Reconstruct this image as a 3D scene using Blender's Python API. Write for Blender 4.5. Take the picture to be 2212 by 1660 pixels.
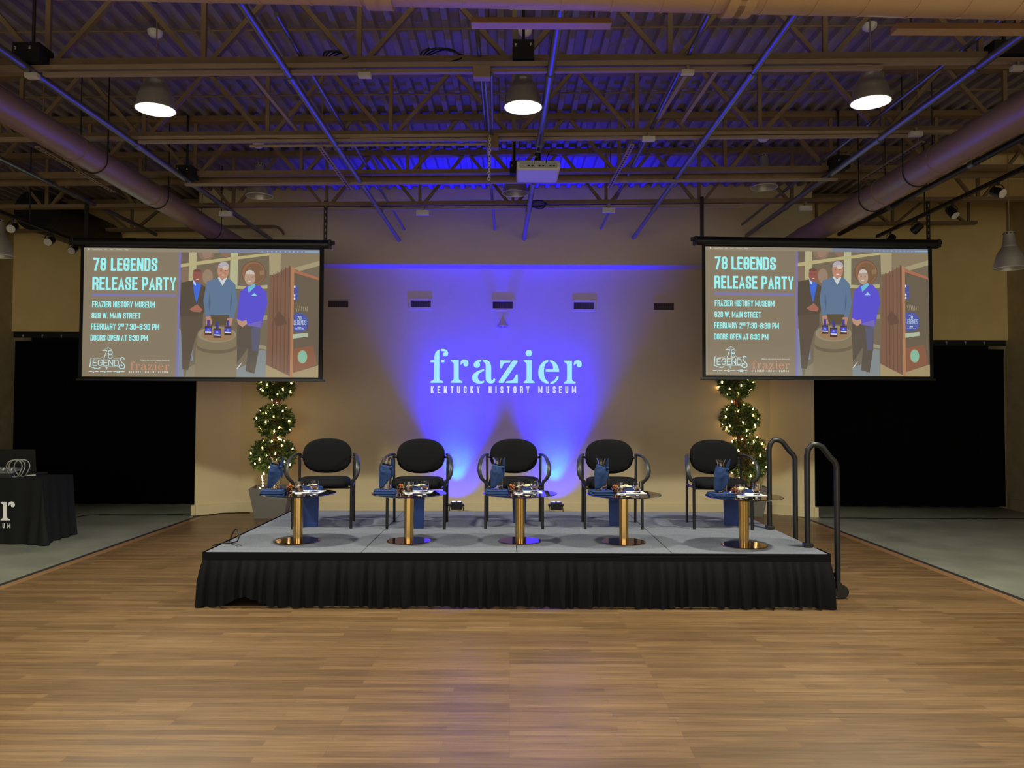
import bpy, math, random
from mathutils import Vector, Matrix
from mathutils.geometry import tessellate_polygon
for _o in list(bpy.data.objects):
    bpy.data.objects.remove(_o)
SC = bpy.context.scene
COL = SC.collection
R = math.radians
rnd = random.Random(7)
# ---------------------------------------------------------------- camera
FPX = 1662.0
CAM = Vector((0.0, 0.0, 1.56))
CROT = (Matrix.Rotation(R(0.10) * -1, 3, 'Z') @ Matrix.Rotation(R(90 + 1.75), 3, 'X')
        @ Matrix.Rotation(0.0037, 3, 'Z'))
cd = bpy.data.cameras.new('camera')
cd.sensor_fit = 'HORIZONTAL'
cd.sensor_width = 36.0
cd.lens = FPX / 2212.0 * 36.0
cd.clip_start, cd.clip_end = 0.05, 100
cam = bpy.data.objects.new('camera', cd)
cam.location = CAM
cam.rotation_euler = CROT.to_euler()
COL.objects.link(cam)
SC.camera = cam
# ---------------------------------------------------------------- world, view
W = bpy.data.worlds.new('open_end_fill')
SC.world = W
W.use_nodes = True
W.node_tree.nodes['Background'].inputs[0].default_value = (1.0, 0.95, 0.80, 1)
W.node_tree.nodes['Background'].inputs[1].default_value = 2.3  # warm fill light added, entering through the open end behind the camera
SC.view_settings.view_transform = 'Standard'
SC.view_settings.look = 'None'
SC.view_settings.gamma = 1
SC.view_settings.use_curve_mapping = False
SC.view_settings.exposure = 0.0
SC.cycles.max_bounces = 8
SC.cycles.diffuse_bounces = 5
SC.cycles.glossy_bounces = 4
SC.cycles.transmission_bounces = 8
SC.cycles.sample_clamp_indirect = 4.0
SC.cycles.caustics_refractive = False
SC.cycles.caustics_reflective = False
# ---------------------------------------------------------------- lights
def spot(loc, aim, power, color, size, blend, rad=0.1):
    l = bpy.data.lights.new('lamp_light', 'SPOT')
    l.energy, l.color, l.spot_size, l.spot_blend = power, color, R(size), blend
    l.shadow_soft_size = rad
    o = bpy.data.objects.new('lamp_light', l)
    o.location = loc
    d = Vector(aim) - Vector(loc)
    o.rotation_euler = d.to_track_quat('-Z', 'Y').to_euler()
    COL.objects.link(o)
    return o
WARM = (1.0, 0.97, 0.78)
LAMP_W, BACK_W = 370, 165
# hall pendants of the rows behind the camera (same kind as the three lit ones in view)
for yy in (3.3, 0.4, -2.6):
    for xx in (-5.4, -2.85, 0.08, 2.86, 5.4):
        spot((xx, yy, 3.86), (xx, yy, 0), BACK_W, WARM, 138, 0.6)
# the three lit pendants in view
for xx, kk in ((-2.83, 1.45), (0.09, .75), (2.86, 1.45)):
    spot((xx, 6.1, 3.875), (xx, 6.1, 0), LAMP_W * kk, (1.0, 1.0, 0.84), 128, 0.2, 0.13)
# blue LED floor uplights behind the stage: wide low wash, column, tall beam and a tight cyan core
UPX = (-0.80, 0.655)
BLUE = (0.0, 0.0, 1.0)
for xx in UPX:
    o = (xx, 11.17, 0.215)
    spot(o, (xx, 8.0, 4.6), 270, (0.0, 0.0, 1.0), 80, 1.0, 0.03)
    spot(o, (xx, 11.46, 0.62), 90, BLUE, 116, 0.9, 0.03)
    spot(o, (xx, 11.46, 1.25), 2200, BLUE, 44, 1.0, 0.03)
    spot(o, (xx, 11.36, 3.6), 2700, (0.0, 0.0, 1.0), 66, 1.0, 0.03)
    spot(o, (xx, 11.46, 0.80), 40, (0.0, 0.42, 1.0), 50, 1.0, 0.02)
# ---------------------------------------------------------------- helpers
def ray(px, py):
    return CROT @ Vector(((px - 1106) / FPX, -(py - 830) / FPX, -1.0))
def V(px, py, d):
    r = ray(px, py)
    return CAM + r * (d / r.y)
def G(px, py, z=0.0):
    r = ray(px, py)
    return CAM + r * ((z - CAM.z) / r.z)
def lin(c):
    c = c / 255.0
    return c / 12.92 if c <= 0.04045 else ((c + 0.055) / 1.055) ** 2.4
def rgb(r, g, b):
    return (lin(r), lin(g), lin(b), 1.0)
MATS = {}
def mat(name, col, rough=0.6, metal=0.0, noise=0.0, nscale=20.0, spec=0.5, bump=0.0, stretch=None, coat=0.0, trans=0.0, ior=1.45):
    if name in MATS:
        return MATS[name]
    m = bpy.data.materials.new(name)
    m.use_nodes = True
    nt = m.node_tree
    p = nt.nodes['Principled BSDF']
    p.inputs['Base Color'].default_value = col
    p.inputs['Roughness'].default_value = rough
    p.inputs['Metallic'].default_value = metal
    p.inputs['Specular IOR Level'].default_value = spec
    p.inputs['Coat Weight'].default_value = coat
    p.inputs['Transmission Weight'].default_value = trans
    p.inputs['IOR'].default_value = ior
    if noise or bump:
        tc = nt.nodes.new('ShaderNodeTexCoord')
        mp = nt.nodes.new('ShaderNodeMapping')
        if stretch:
            mp.inputs['Scale'].default_value = stretch
        nz = nt.nodes.new('ShaderNodeTexNoise')
        nz.inputs['Scale'].default_value = nscale
        nz.inputs['Detail'].default_value = 5
        nt.links.new(tc.outputs['Object'], mp.inputs[0])
        nt.links.new(mp.outputs[0], nz.inputs['Vector'])
        if noise:
            mr = nt.nodes.new('ShaderNodeMapRange')
            mr.inputs[1].default_value, mr.inputs[2].default_value = 0.25, 0.75
            mr.inputs[3].default_value, mr.inputs[4].default_value = 1 - noise, 1 + noise
            mx = nt.nodes.new('ShaderNodeVectorMath')
            mx.operation = 'SCALE'
            mx.inputs[0].default_value = col[:3]
            nt.links.new(nz.outputs['Fac'], mr.inputs[0])
            nt.links.new(mr.outputs[0], mx.inputs['Scale'])
            nt.links.new(mx.outputs[0], p.inputs['Base Color'])
        if bump:
            bp = nt.nodes.new('ShaderNodeBump')
            bp.inputs['Strength'].default_value = bump
            bp.inputs['Distance'].default_value = 0.01
            nt.links.new(nz.outputs['Fac'], bp.inputs['Height'])
            nt.links.new(bp.outputs[0], p.inputs['Normal'])
    MATS[name] = m
    return m
def emi(name, col, strength=1.0, base=0.02):
    if name in MATS:
        return MATS[name]
    m = bpy.data.materials.new(name)
    m.use_nodes = True
    p = m.node_tree.nodes['Principled BSDF']
    p.inputs['Base Color'].default_value = (base, base, base, 1)
    p.inputs['Roughness'].default_value = 0.9
    p.inputs['Emission Color'].default_value = col
    p.inputs['Emission Strength'].default_value = strength
    MATS[name] = m
    return m
class MB:
    """collects shapes; done() links them as one mesh object"""
    def __init__(s):
        s.v, s.f, s.m, s.k = [], [], [], 0
    def add(s, vs, fs):
        n = len(s.v)
        s.v += [tuple(a) for a in vs]
        for f in fs:
            s.f.append([i + n for i in f])
            s.m.append(s.k)
        return s
    def box(s, c, d, rot=None):
        c = Vector(c)
        vs = []
        for x in (-.5, .5):
            for y in (-.5, .5):
                for z in (-.5, .5):
                    p = Vector((x * d[0], y * d[1], z * d[2]))
                    if rot is not None:
                        p = rot @ p
                    vs.append(c + p)
        return s.add(vs, [(0, 1, 3, 2), (4, 6, 7, 5), (0, 4, 5, 1), (2, 3, 7, 6), (0, 2, 6, 4), (1, 5, 7, 3)])
    def b2(s, x0, x1, y0, y1, z0, z1):
        return s.box(((x0 + x1) / 2, (y0 + y1) / 2, (z0 + z1) / 2), (x1 - x0, y1 - y0, z1 - z0))
    def bar(s, p0, p1, w, h, up=Vector((0, 0, 1))):
        p0, p1 = Vector(p0), Vector(p1)
        t = (p1 - p0).normalized()
        a = t.cross(up)
        if a.length < 1e-4:
            a = t.cross(Vector((0, 1, 0)))
        a.normalize()
        b = a.cross(t).normalized()
        vs = []
        for p in (p0, p1):
            for i, j in ((-1, -1), (1, -1), (1, 1), (-1, 1)):
                vs.append(p + a * (i * w / 2) + b * (j * h / 2))
        return s.add(vs, [(0, 3, 2, 1), (4, 5, 6, 7), (0, 1, 5, 4), (1, 2, 6, 5), (2, 3, 7, 6), (3, 0, 4, 7)])
    def tube(s, pts, r, seg=10, closed=False, rb=None, up=None):
        pts = [Vector(p) for p in pts]
        n = len(pts)
        rr = r if isinstance(r, (list, tuple)) else [r] * n
        vs, fs = [], []
        a = None
        for i in range(n):
            if closed:
                t = pts[(i + 1) % n] - pts[i - 1]
            else:
                t = pts[min(i + 1, n - 1)] - pts[max(i - 1, 0)]
            t.normalize()
            if up is not None:
                a = t.cross(up)
                if a.length < 1e-3:
                    a = t.cross(Vector((1, 0, 0)))
            elif a is None:
                a = t.orthogonal()
            else:
                a = a - t * a.dot(t)
            a.normalize()
            b = t.cross(a)
            for k in range(seg):
                w = 2 * math.pi * k / seg
                vs.append(pts[i] + a * (math.cos(w) * rr[i]) + b * (math.sin(w) * (rb if rb else rr[i])))
        m = n if closed else n - 1
        for i in range(m):
            j = (i + 1) % n
            for k in range(seg):
                l = (k + 1) % seg
                fs.append((i * seg + k, i * seg + l, j * seg + l, j * seg + k))
        if not closed:
            fs.append(tuple(range(seg))[::-1])
            fs.append(tuple(range((n - 1) * seg, n * seg)))
        return s.add(vs, fs)
    def cyl(s, p0, p1, r, seg=16, r2=None):
        return s.tube([p0, p1], [r, r if r2 is None else r2], seg)
    def lathe(s, prof, c=(0, 0, 0), seg=24):
        c = Vector(c)
        vs, fs = [], []
        for r, z in prof:
            for k in range(seg):
                w = 2 * math.pi * k / seg
                vs.append(c + Vector((r * math.cos(w), r * math.sin(w), z)))
        for i in range(len(prof) - 1):
            for k in range(seg):
                l = (k + 1) % seg
                fs.append((i * seg + k, i * seg + l, (i + 1) * seg + l, (i + 1) * seg + k))
        if prof[0][0] > 1e-5 and len(prof) > 1:
            pass
        return s.add(vs, fs)
    def disc(s, c, r, seg=24, axis='Z'):
        c = Vector(c)
        vs = []
        for k in range(seg):
            w = 2 * math.pi * k / seg
            q = (r * math.cos(w), r * math.sin(w))
            vs.append(c + (Vector((q[0], q[1], 0)) if axis == 'Z' else Vector((q[0], 0, q[1]))))
        return s.add(vs, [tuple(range(seg))])
    def ball(s, c, r, seg=12, ring=8, sc=(1, 1, 1)):
        prof = []
        vs, fs = [], []
        c = Vector(c)
        for i in range(ring + 1):
            a = -math.pi / 2 + math.pi * i / ring
            for k in range(seg):
                w = 2 * math.pi * k / seg
                vs.append(c + Vector((r * math.cos(a) * math.cos(w) * sc[0], r * math.cos(a) * math.sin(w) * sc[1], r * math.sin(a) * sc[2])))
        for i in range(ring):
            for k in range(seg):
                l = (k + 1) % seg
                fs.append((i * seg + k, i * seg + l, (i + 1) * seg + l, (i + 1) * seg + k))
        return s.add(vs, fs)
    def poly(s, pts2, fn, depth=None):
        """flat polygon pts2 mapped by fn(x,y)->Vector; depth = extrusion Vector"""
        tri = tessellate_polygon([[Vector((p[0], p[1], 0)) for p in pts2]])
        P = [fn(p[0], p[1]) for p in pts2]
        n = len(P)
        if depth is None:
            return s.add(P, tri)
        Q = [p + depth for p in P]
        fs = list(tri) + [tuple(n + i for i in reversed(t)) for t in tri]
        fs += [(i, (i + 1) % n, n + (i + 1) % n, n + i) for i in range(n)]
        return s.add(P + Q, fs)
    def grid(s, rows):
        n, m = len(rows), len(rows[0])
        vs = [p for r in rows for p in r]
        fs = [(i * m + j, i * m + j + 1, (i + 1) * m + j + 1, (i + 1) * m + j) for i in range(n - 1) for j in range(m - 1)]
        return s.add(vs, fs)
    def done(s, name, mats, parent=None, smooth=True, bevel=0.0, world=False, solid=0.0, kind=None, label=None, ang=40):
        if world and parent is not None:
            Mi = (Matrix.Translation(parent.location) @ parent.rotation_euler.to_matrix().to_4x4()).inverted()
            s.v = [tuple(Mi @ Vector(p)) for p in s.v]
        me = bpy.data.meshes.new(name)
        me.from_pydata(s.v, [], s.f)
        if not isinstance(mats, (list, tuple)):
            mats = [mats]
        for q in mats:
            me.materials.append(q)
        me.polygons.foreach_set('material_index', s.m)
        if smooth:
            me.shade_smooth()
            me.set_sharp_from_angle(angle=R(ang))
        me.update()
        o = bpy.data.objects.new(name, me)
        COL.objects.link(o)
        if parent is not None:
            o.parent = parent
        if bevel:
            b = o.modifiers.new('bevel', 'BEVEL')
            b.width, b.segments, b.limit_method, b.angle_limit = bevel, 2, 'ANGLE', R(50)
        if solid:
            b = o.modifiers.new('solid', 'SOLIDIFY')
            b.thickness = solid
            b.offset = 0
        if kind:
            o['kind'] = kind
        if label:
            o['label'] = label
        return o
def tag(o, label, cat, group=None, kind=None):
    o['label'], o['category'] = label, cat
    if group:
        o['group'] = group
    if kind:
        o['kind'] = kind
    return o
def thing(name, label, cat, loc=(0, 0, 0), rz=0.0, group=None):
    o = bpy.data.objects.new(name, None)
    o.empty_display_size = 0.1
    o.location = loc
    o.rotation_euler = (0, 0, rz)
    COL.objects.link(o)
    return tag(o, label, cat, group)
def dup(root, loc, rz=0.0, label=None, scale=None):
    def cp(o, par):
        c = o.copy()
        COL.objects.link(c)
        if par is not None:
            c.parent = par
        for ch in KIDS.get(o.name, []):
            cp(ch, c)
        return c
    c = cp(root, None)
    c.location = loc
    c.rotation_euler = (0, 0, rz)
    if scale:
        c.scale = scale
    if label:
        c['label'] = label
    return c
KIDS = {}
def index_kids():
    KIDS.clear()
    for o in bpy.data.objects:
        if o.parent is not None:
            KIDS.setdefault(o.parent.name, []).append(o)
def struct(mb, name, mats, **k):
    k.setdefault('smooth', False)
    return mb.done(name, mats, kind='structure', **k)
# ---------------------------------------------------------------- stroke lettering
GL = {
 'A': (1.0, [(0, [(0, 0), (.5, 1), (1, 0)]), (0, [(.18, .27), (.82, .27)])]),
 'B': (1.0, [(0, [(0, .52), (1, .52, 1), (1, 1, 1), (0, 1), (0, 0), (1, 0, 1), (1, .52, 1), (.5, .52)])]),
 'C': (1.0, [(0, [(1, .7), (1, 1, 1), (0, 1, 1), (0, 0, 1), (1, 0, 1), (1, .3)])]),
 'D': (1.0, [(1, [(0, 0), (0, 1), (1, 1, 1), (1, 0, 1)])]),
 'E': (.9, [(0, [(1, 1), (0, 1), (0, 0), (1, 0)]), (0, [(0, .52), (.85, .52)])]),
 'F': (.9, [(0, [(1, 1), (0, 1), (0, 0)]), (0, [(0, .5), (.85, .5)])]),
 'G': (1.0, [(0, [(1, .7), (1, 1, 1), (0, 1, 1), (0, 0, 1), (1, 0, 1), (1, .48), (.55, .48)])]),
 'H': (1.0, [(0, [(0, 0), (0, 1)]), (0, [(1, 0), (1, 1)]), (0, [(0, .52), (1, .52)])]),
 'I': (.0, [(0, [(.5, 0), (.5, 1)])]),
 'K': (1.0, [(0, [(0, 0), (0, 1)]), (0, [(1, 1), (.12, .42)]), (0, [(.35, .6), (1, 0)])]),
 'L': (.85, [(0, [(0, 1), (0, 0), (1, 0)])]),
 'M': (1.4, [(0, [(0, 0), (0, 1)]), (0, [(1, 0), (1, 1)]), (0, [(.04, .96), (.5, .2), (.96, .96)])]),
 'N': (1.05, [(0, [(0, 0), (0, 1)]), (0, [(1, 0), (1, 1)]), (0, [(.08, .96), (.92, .04)])]),
 'O': (1.0, [(1, [(0, 0, 1), (0, 1, 1), (1, 1, 1), (1, 0, 1)])]),
 'P': (1.0, [(0, [(0, 0), (0, 1), (1, 1, 1), (1, .42, 1), (0, .42)])]),
 'R': (1.0, [(0, [(0, 0), (0, 1), (1, 1, 1), (1, .48, 1), (0, .48)]), (0, [(.5, .48), (1, .38, 1), (1, 0)])]),
 'S': (1.0, [(0, [(1, .72), (1, 1, 1), (0, 1, 1), (0, .6, 1), (1, .4, 1), (1, 0, 1), (0, 0, 1), (0, .28)])]),
 'T': (1.0, [(0, [(0, 1), (1, 1)]), (0, [(.5, 1), (.5, 0)])]),
 'U': (1.0, [(0, [(0, 1), (0, 0, 1), (1, 0, 1), (1, 1)])]),
 'W': (1.6, [(0, [(0, 1), (.25, .02)]), (0, [(.25, .02), (.5, .9)]), (0, [(.5, .9), (.75, .02)]), (0, [(.75, .02), (1, 1)])]),
 'Y': (1.0, [(0, [(0, 1), (.5, .42), (1, 1)]), (0, [(.5, .42), (.5, 0)])]),
 'Z': (.95, [(0, [(0, 1), (1, 1), (0, 0), (1, 0)])]),
 '2': (1.0, [(0, [(0, .72), (0, 1, 1), (1, 1, 1), (1, .6, 1), (0, .12), (0, 0), (1, 0)])]),
 '3': (1.0, [(0, [(0, .75), (0, 1, 1), (1, 1, 1), (1, .52, 1), (.4, .52)]), (0, [(.4, .52), (1, .52, 1), (1, 0, 1), (0, 0, 1), (0, .25)])]),
 '4': (1.0, [(0, [(.75, 0), (.75, 1), (0, .28), (1, .28)])]),
 '5': (1.0, [(0, [(1, 1), (0, 1), (0, .58), (1, .6, 1), (1, 0, 1), (0, 0, 1), (0, .25)])]),
 '6': (1.0, [(0, [(1, .74), (1, 1, 1), (0, 1, 1), (0, 0, 1), (1, 0, 1), (1, .56, 1), (0, .56)])]),
 '7': (1.0, [(0, [(0, 1), (1, 1), (.3, 0)])]),
 '8': (1.0, [(1, [(0, .52, 1), (0, 1, 1), (1, 1, 1), (1, .52, 1)]), (1, [(0, 0, 1), (0, .52, 1), (1, .52, 1), (1, 0, 1)])]),
 '9': (1.0, [(0, [(0, .26), (0, 0, 1), (1, 0, 1), (1, 1, 1), (0, 1, 1), (0, .44, 1), (1, .44)])]),
 '1': (.4, [(0, [(0, .8), (1, 1), (1, 0)])]),
 ':': (.0, [(0, [(.5, .2), (.5, .21)]), (0, [(.5, .72), (.5, .73)])]),
 '.': (.0, [(0, [(.5, 0), (.5, .01)])]),
 '-': (1.0, [(0, [(0, .45), (1, .45)])]),
}
GL['0'] = GL['O']
def rounded(pts, closed, rad):
    out, n = [], len(pts)
    for i, p in enumerate(pts):
        q = Vector((p[0], p[1]))
        if len(p) < 3 or (not closed and i in (0, n - 1)):
            out.append(q)
            continue
        a, b = Vector(pts[i - 1][:2]), Vector(pts[(i + 1) % n][:2])
        da, db = (a - q), (b - q)
        la = min(rad, da.length * .5)
        lb = min(rad, db.length * .5)
        s, e = q + da.normalized() * la, q + db.normalized() * lb
        for k in range(6):
            t = k / 5
            out.append(s * (1 - t) ** 2 + q * 2 * t * (1 - t) + e * t * t)
    res = []
    for q in out:
        if not res or (q - res[-1]).length > 1e-3 * rad + 1e-9:
            res.append(q)
    if closed and (res[0] - res[-1]).length < 1e-3 * rad + 1e-9:
        res.pop()
    return res
def stroke(mb, pts, closed, t, fn, depth=None):
    n = len(pts)
    L, Rr = [], []
    for i in range(n):
        if closed or 0 < i < n - 1:
            d0 = (pts[i] - pts[i - 1])
            d1 = (pts[(i + 1) % n] - pts[i])
        elif i == 0:
            d0 = d1 = pts[1] - pts[0]
        else:
            d0 = d1 = pts[i] - pts[i - 1]
        d0, d1 = d0.normalized(), d1.normalized()
        n0, n1 = Vector((-d0.y, d0.x)), Vector((-d1.y, d1.x))
        m = n0 + n1
        if m.length < 0.2:
            m = n0
        m.normalize()
        k = min(1.0 / max(m.dot(n0), .35), 1.45)
        L.append(pts[i] + m * (t / 2 * k))
        Rr.append(pts[i] - m * (t / 2 * k))
    m = n if closed else n - 1
    for i in range(m):
        j = (i + 1) % n
        q = [L[i], L[j], Rr[j], Rr[i]]
        P = [fn(a.x, a.y) for a in q]
        if depth is None:
            mb.add(P, [(0, 1, 2, 3)])
        else:
            Q = [p + depth for p in P]
            mb.add(P + Q, [(0, 1, 2, 3), (7, 6, 5, 4), (0, 4, 5, 1), (1, 5, 6, 2), (2, 6, 7, 3), (3, 7, 4, 0)])
def glyph(mb, ch, x, y, w, h, t, fn, depth=None):
    """draws ch in the box x..x+w, y..y+h (y up)"""
    for closed, pts in GL[ch][1]:
        cw, chh = max(w - t, 0), h - t
        q = [(x + t / 2 + p[0] * cw, y + t / 2 + p[1] * chh) + tuple(p[2:]) for p in pts]
        pl = rounded(q, closed, cw * .5)
        if not closed:
            pl[0] = pl[0] + (pl[0] - pl[1]).normalized() * t / 2
            pl[-1] = pl[-1] + (pl[-1] - pl[-2]).normalized() * t / 2
        stroke(mb, pl, closed, t, fn, depth)
def text(mb, s, x0, x1, y, h, fn, bold=.2, gap=.15, space=.42):
    """condensed capitals fitted to x0..x1"""
    ws, tot = [], 0.0
    for ch in s:
        if ch == ' ':
            w = space
        else:
            w = GL[ch][0]
            w = bold * 1.75 if w == 0 else w
        ws.append(w)
        tot += w + gap
    u = (x1 - x0) / (tot - gap)
    t = bold * 1.75 * u
    x = x0
    for ch, w in zip(s, ws):
        if ch != ' ':
            glyph(mb, ch, x, y, w * u, h, min(t, w * u), fn)
        x += (w + gap) * u
def fonttext(s, size, shear=0.0):
    c = bpy.data.curves.new('tmp', 'FONT')
    c.body, c.size, c.shear = s, size, shear
    o = bpy.data.objects.new('tmp', c)
    COL.objects.link(o)
    bpy.context.view_layer.update()
    me = bpy.data.meshes.new_from_object(o.evaluated_get(bpy.context.evaluated_depsgraph_get()))
    vs = [v.co.copy() for v in me.vertices]
    fs = [tuple(p.vertices) for p in me.polygons]
    bpy.data.objects.remove(o)
    bpy.data.curves.remove(c)
    bpy.data.meshes.remove(me)
    return vs, fs
def spl(pts, k=3):
    """closed Catmull-Rom smoothing, sharp corners are kept where the turn is strong"""
    n, out = len(pts), []
    P = [Vector(p) for p in pts]
    cor = []
    for i in range(n):
        a, b = (P[i] - P[i - 1]), (P[(i + 1) % n] - P[i])
        cor.append(a.angle(b, 0) > R(48))
    for i in range(n):
        p1, p2 = P[i], P[(i + 1) % n]
        d = p2 - p1
        t1 = d if cor[i] else (p2 - P[i - 1]) * .5
        t2 = d if cor[(i + 1) % n] else (P[(i + 2) % n] - p1) * .5
        if t1.length > d.length * 1.3:
            t1 = t1.normalized() * d.length * 1.3
        if t2.length > d.length * 1.3:
            t2 = t2.normalized() * d.length * 1.3
        for j in range(k):
            u = j / k
            h = (2 * u ** 3 - 3 * u ** 2 + 1, u ** 3 - 2 * u ** 2 + u, -2 * u ** 3 + 3 * u ** 2, u ** 3 - u ** 2)
            out.append(p1 * h[0] + t1 * h[1] + p2 * h[2] + t2 * h[3])
    return [(p.x, p.y) for p in out]
def sh(pts, dx, dy=0):
    return [(a + dx, b + dy) for a, b in pts]
RST = [(700,495),(922,495),(922,985),(930,1040),(960,1070),(1010,1090),(1028,1110),(1022,1137),(702,1137),(700,1112),(720,1088),(765,1060),(782,1020),(782,620),(768,570),(720,540),(700,520)]
RHK = [(975,640),(972,590),(985,530),(1020,495),(1080,480),(1140,492),(1180,530),(1195,585),(1188,640),(1160,670),(1120,680),(1080,665),(1058,630),(1062,595),(1075,578),(1040,585),(1005,605)]
DOT = [(2895 + 90 * math.cos(k * math.pi / 12), 303 + 90 * math.sin(k * math.pi / 12)) for k in range(24)]
WORD = {
 'f': [[(380,198),(330,225),(280,275),(250,340),(236,420),(232,495),(135,508),(122,525),(125,560),(232,562),(232,990),(225,1040),(200,1068),(150,1085),(130,1110),(133,1137),(482,1137),(484,1110),(465,1085),(410,1068),(385,1040),(378,990)],
       [(425,190),(500,188),(560,205),(605,245),(625,300),(622,345),(595,380),(550,395),(505,380),(480,340),(488,300),(520,280),(540,272),(510,255),(470,245),(428,248)],
       [(428,495),(518,495),(518,562),(428,562)]],
 'r': [RST, RHK],
 'a': [[(1555,480),(1480,492),(1410,525),(1360,575),(1343,625),(1355,680),(1400,710),(1440,713),(1490,695),(1520,655),(1520,610),(1500,578),(1485,568),(1520,550),(1553,540)],
       [(1602,482),(1680,490),(1760,525),(1805,580),(1828,650),(1835,720),(1835,1020),(1845,1060),(1870,1070),(1890,1050),(1912,1008),(1950,1030),(1940,1090),(1910,1130),(1860,1155),(1800,1158),(1740,1130),(1700,1090),(1682,1040),(1682,650),(1665,590),(1635,555),(1600,535)],
       [(1635,752),(1540,775),(1440,815),(1360,870),(1310,930),(1293,990),(1305,1050),(1345,1105),(1410,1145),(1490,1160),(1570,1155),(1635,1130),(1635,1068),(1590,1090),(1540,1092),(1490,1070),(1465,1020),(1460,960),(1480,900),(1520,860),(1570,830),(1635,800)]],
 'z': [[(2085,505),(2392,512),(2360,565),(2240,572),(2190,600),(2160,660),(2135,725),(2085,725)],
       [(2447,505),(2574,512),(2570,560),(2175,1140),(2055,1140),(2050,1090)],
       sh([(25,1143),(55,1085),(170,1078),(235,1050),(285,980),(320,905),(368,902),(372,1143)], 2212)],
 'i': [DOT, sh([(535,500),(762,500),(765,1040),(790,1075),(840,1105),(848,1145),(540,1145),(535,1110),(570,1085),(605,1060),(618,1020),(618,610),(600,570),(555,545),(535,525)], 2212)],
 'e': [sh([(1225,495),(1130,520),(1050,580),(985,670),(955,770),(948,850),(960,950),(1000,1040),(1070,1110),(1150,1150),(1235,1168),(1235,1108),(1180,1070),(1135,1000),(1112,920),(1105,830),(1112,730),(1135,640),(1170,580),(1225,550)], 2212),
       sh([(1275,495),(1360,520),(1440,580),(1500,670),(1530,770),(1535,830),(1155,825),(1155,762),(1365,762),(1360,690),(1340,610),(1310,570),(1275,550)], 2212),
       sh([(1470,952),(1525,970),(1500,1040),(1440,1110),(1370,1155),(1285,1170),(1285,1110),(1350,1095),(1410,1050),(1450,990)], 2212)],
 'r2': [sh(RST, 3184, 20), sh(RHK, 3184, 20)],
}
SUBL = [('K',180),('E',365),('N',545),('T',735),('U',917),('C',1105),('K',1290),('Y',1470),('H',1805),('I',1970),('S',2135),('T',2317),('O',2502),('R',2687),('Y',2867),('M',3217),('U',3422),('S',3607),('E',3782),('U',3960),('M',4164)]
def wordmark(mb, fn, depth=None, keys=('f', 'r', 'a', 'z', 'i', 'e', 'r2')):
    for k in keys:
        for c in WORD[k]:
            mb.poly(spl(c), fn, depth)
def subline(mb, fn, depth=None, items=SUBL, t=27):
    for ch, cx in items:
        w = 110 if ch == 'M' else (t if ch == 'I' else 78)
        glyph(mb, ch, cx - w / 2, -1428, w, 190, t, lambda x, y: fn(x, -y), depth)
# ---------------------------------------------------------------- materials
def wood_floor():
    m = bpy.data.materials.new('oak_strip_floor')
    m.use_nodes = True
    nt = m.node_tree
    N, L = nt.nodes.new, nt.links.new
    p = nt.nodes['Principled BSDF']
    tc = N('ShaderNodeTexCoord')
    br = N('ShaderNodeTexBrick')
    br.offset, br.offset_frequency = .37, 3
    br.inputs['Scale'].default_value = 1
    br.inputs['Brick Width'].default_value = .83
    br.inputs['Row Height'].default_value = .057
    br.inputs['Mortar Size'].default_value = .0012
    br.inputs['Mortar Smooth'].default_value = .3
    br.inputs['Bias'].default_value = -.1
    br.inputs['Color1'].default_value = rgb(96, 72, 46)
    br.inputs['Color2'].default_value = rgb(120, 92, 60)
    br.inputs['Mortar'].default_value = rgb(92, 66, 42)
    L(tc.outputs['Object'], br.inputs['Vector'])
    mp = N('ShaderNodeMapping')
    mp.inputs['Scale'].default_value = (1.6, 34, 1)
    nz = N('ShaderNodeTexNoise')
    nz.inputs['Scale'].default_value = 1.6
    nz.inputs['Detail'].default_value = 8
    nz.inputs['Roughness'].default_value = .65
    L(tc.outputs['Object'], mp.inputs[0])
    L(mp.outputs[0], nz.inputs['Vector'])
    n2 = N('ShaderNodeTexNoise')
    n2.inputs['Scale'].default_value = .7
    n2.inputs['Detail'].default_value = 4
    L(tc.outputs['Object'], n2.inputs['Vector'])
    m1 = N('ShaderNodeMapRange')
    m1.inputs[1].default_value, m1.inputs[2].default_value = .3, .7
    m1.inputs[3].default_value, m1.inputs[4].default_value = .6, 1.3
    L(nz.outputs['Fac'], m1.inputs[0])
    m2 = N('ShaderNodeMapRange')
    m2.inputs[1].default_value, m2.inputs[2].default_value = .3, .7
    m2.inputs[3].default_value, m2.inputs[4].default_value = .9, 1.1
    L(n2.outputs['Fac'], m2.inputs[0])
    mm = N('ShaderNodeMath')
    mm.operation = 'MULTIPLY'
    L(m1.outputs[0], mm.inputs[0])
    L(m2.outputs[0], mm.inputs[1])
    sc = N('ShaderNodeVectorMath')
    sc.operation = 'SCALE'
    L(br.outputs['Color'], sc.inputs[0])
    L(mm.outputs[0], sc.inputs['Scale'])
    L(sc.outputs[0], p.inputs['Base Color'])
    m3 = N('ShaderNodeMapRange')
    m3.inputs[1].default_value, m3.inputs[2].default_value = .3, .7
    m3.inputs[3].default_value, m3.inputs[4].default_value = .3, .46
    L(n2.outputs['Fac'], m3.inputs[0])
    L(m3.outputs[0], p.inputs['Roughness'])
    return m
M_FLOOR = wood_floor()
M_CONC = mat('polished_concrete', rgb(122, 122, 108), .38, noise=.28, nscale=1.8, bump=.02)
M_WALL = mat('tan_wall_paint', rgb(210, 192, 150), .75, noise=.025, nscale=3)
M_WALLS = mat('ochre_wall_paint', rgb(222, 194, 132), .8, noise=.05, nscale=3)
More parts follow.
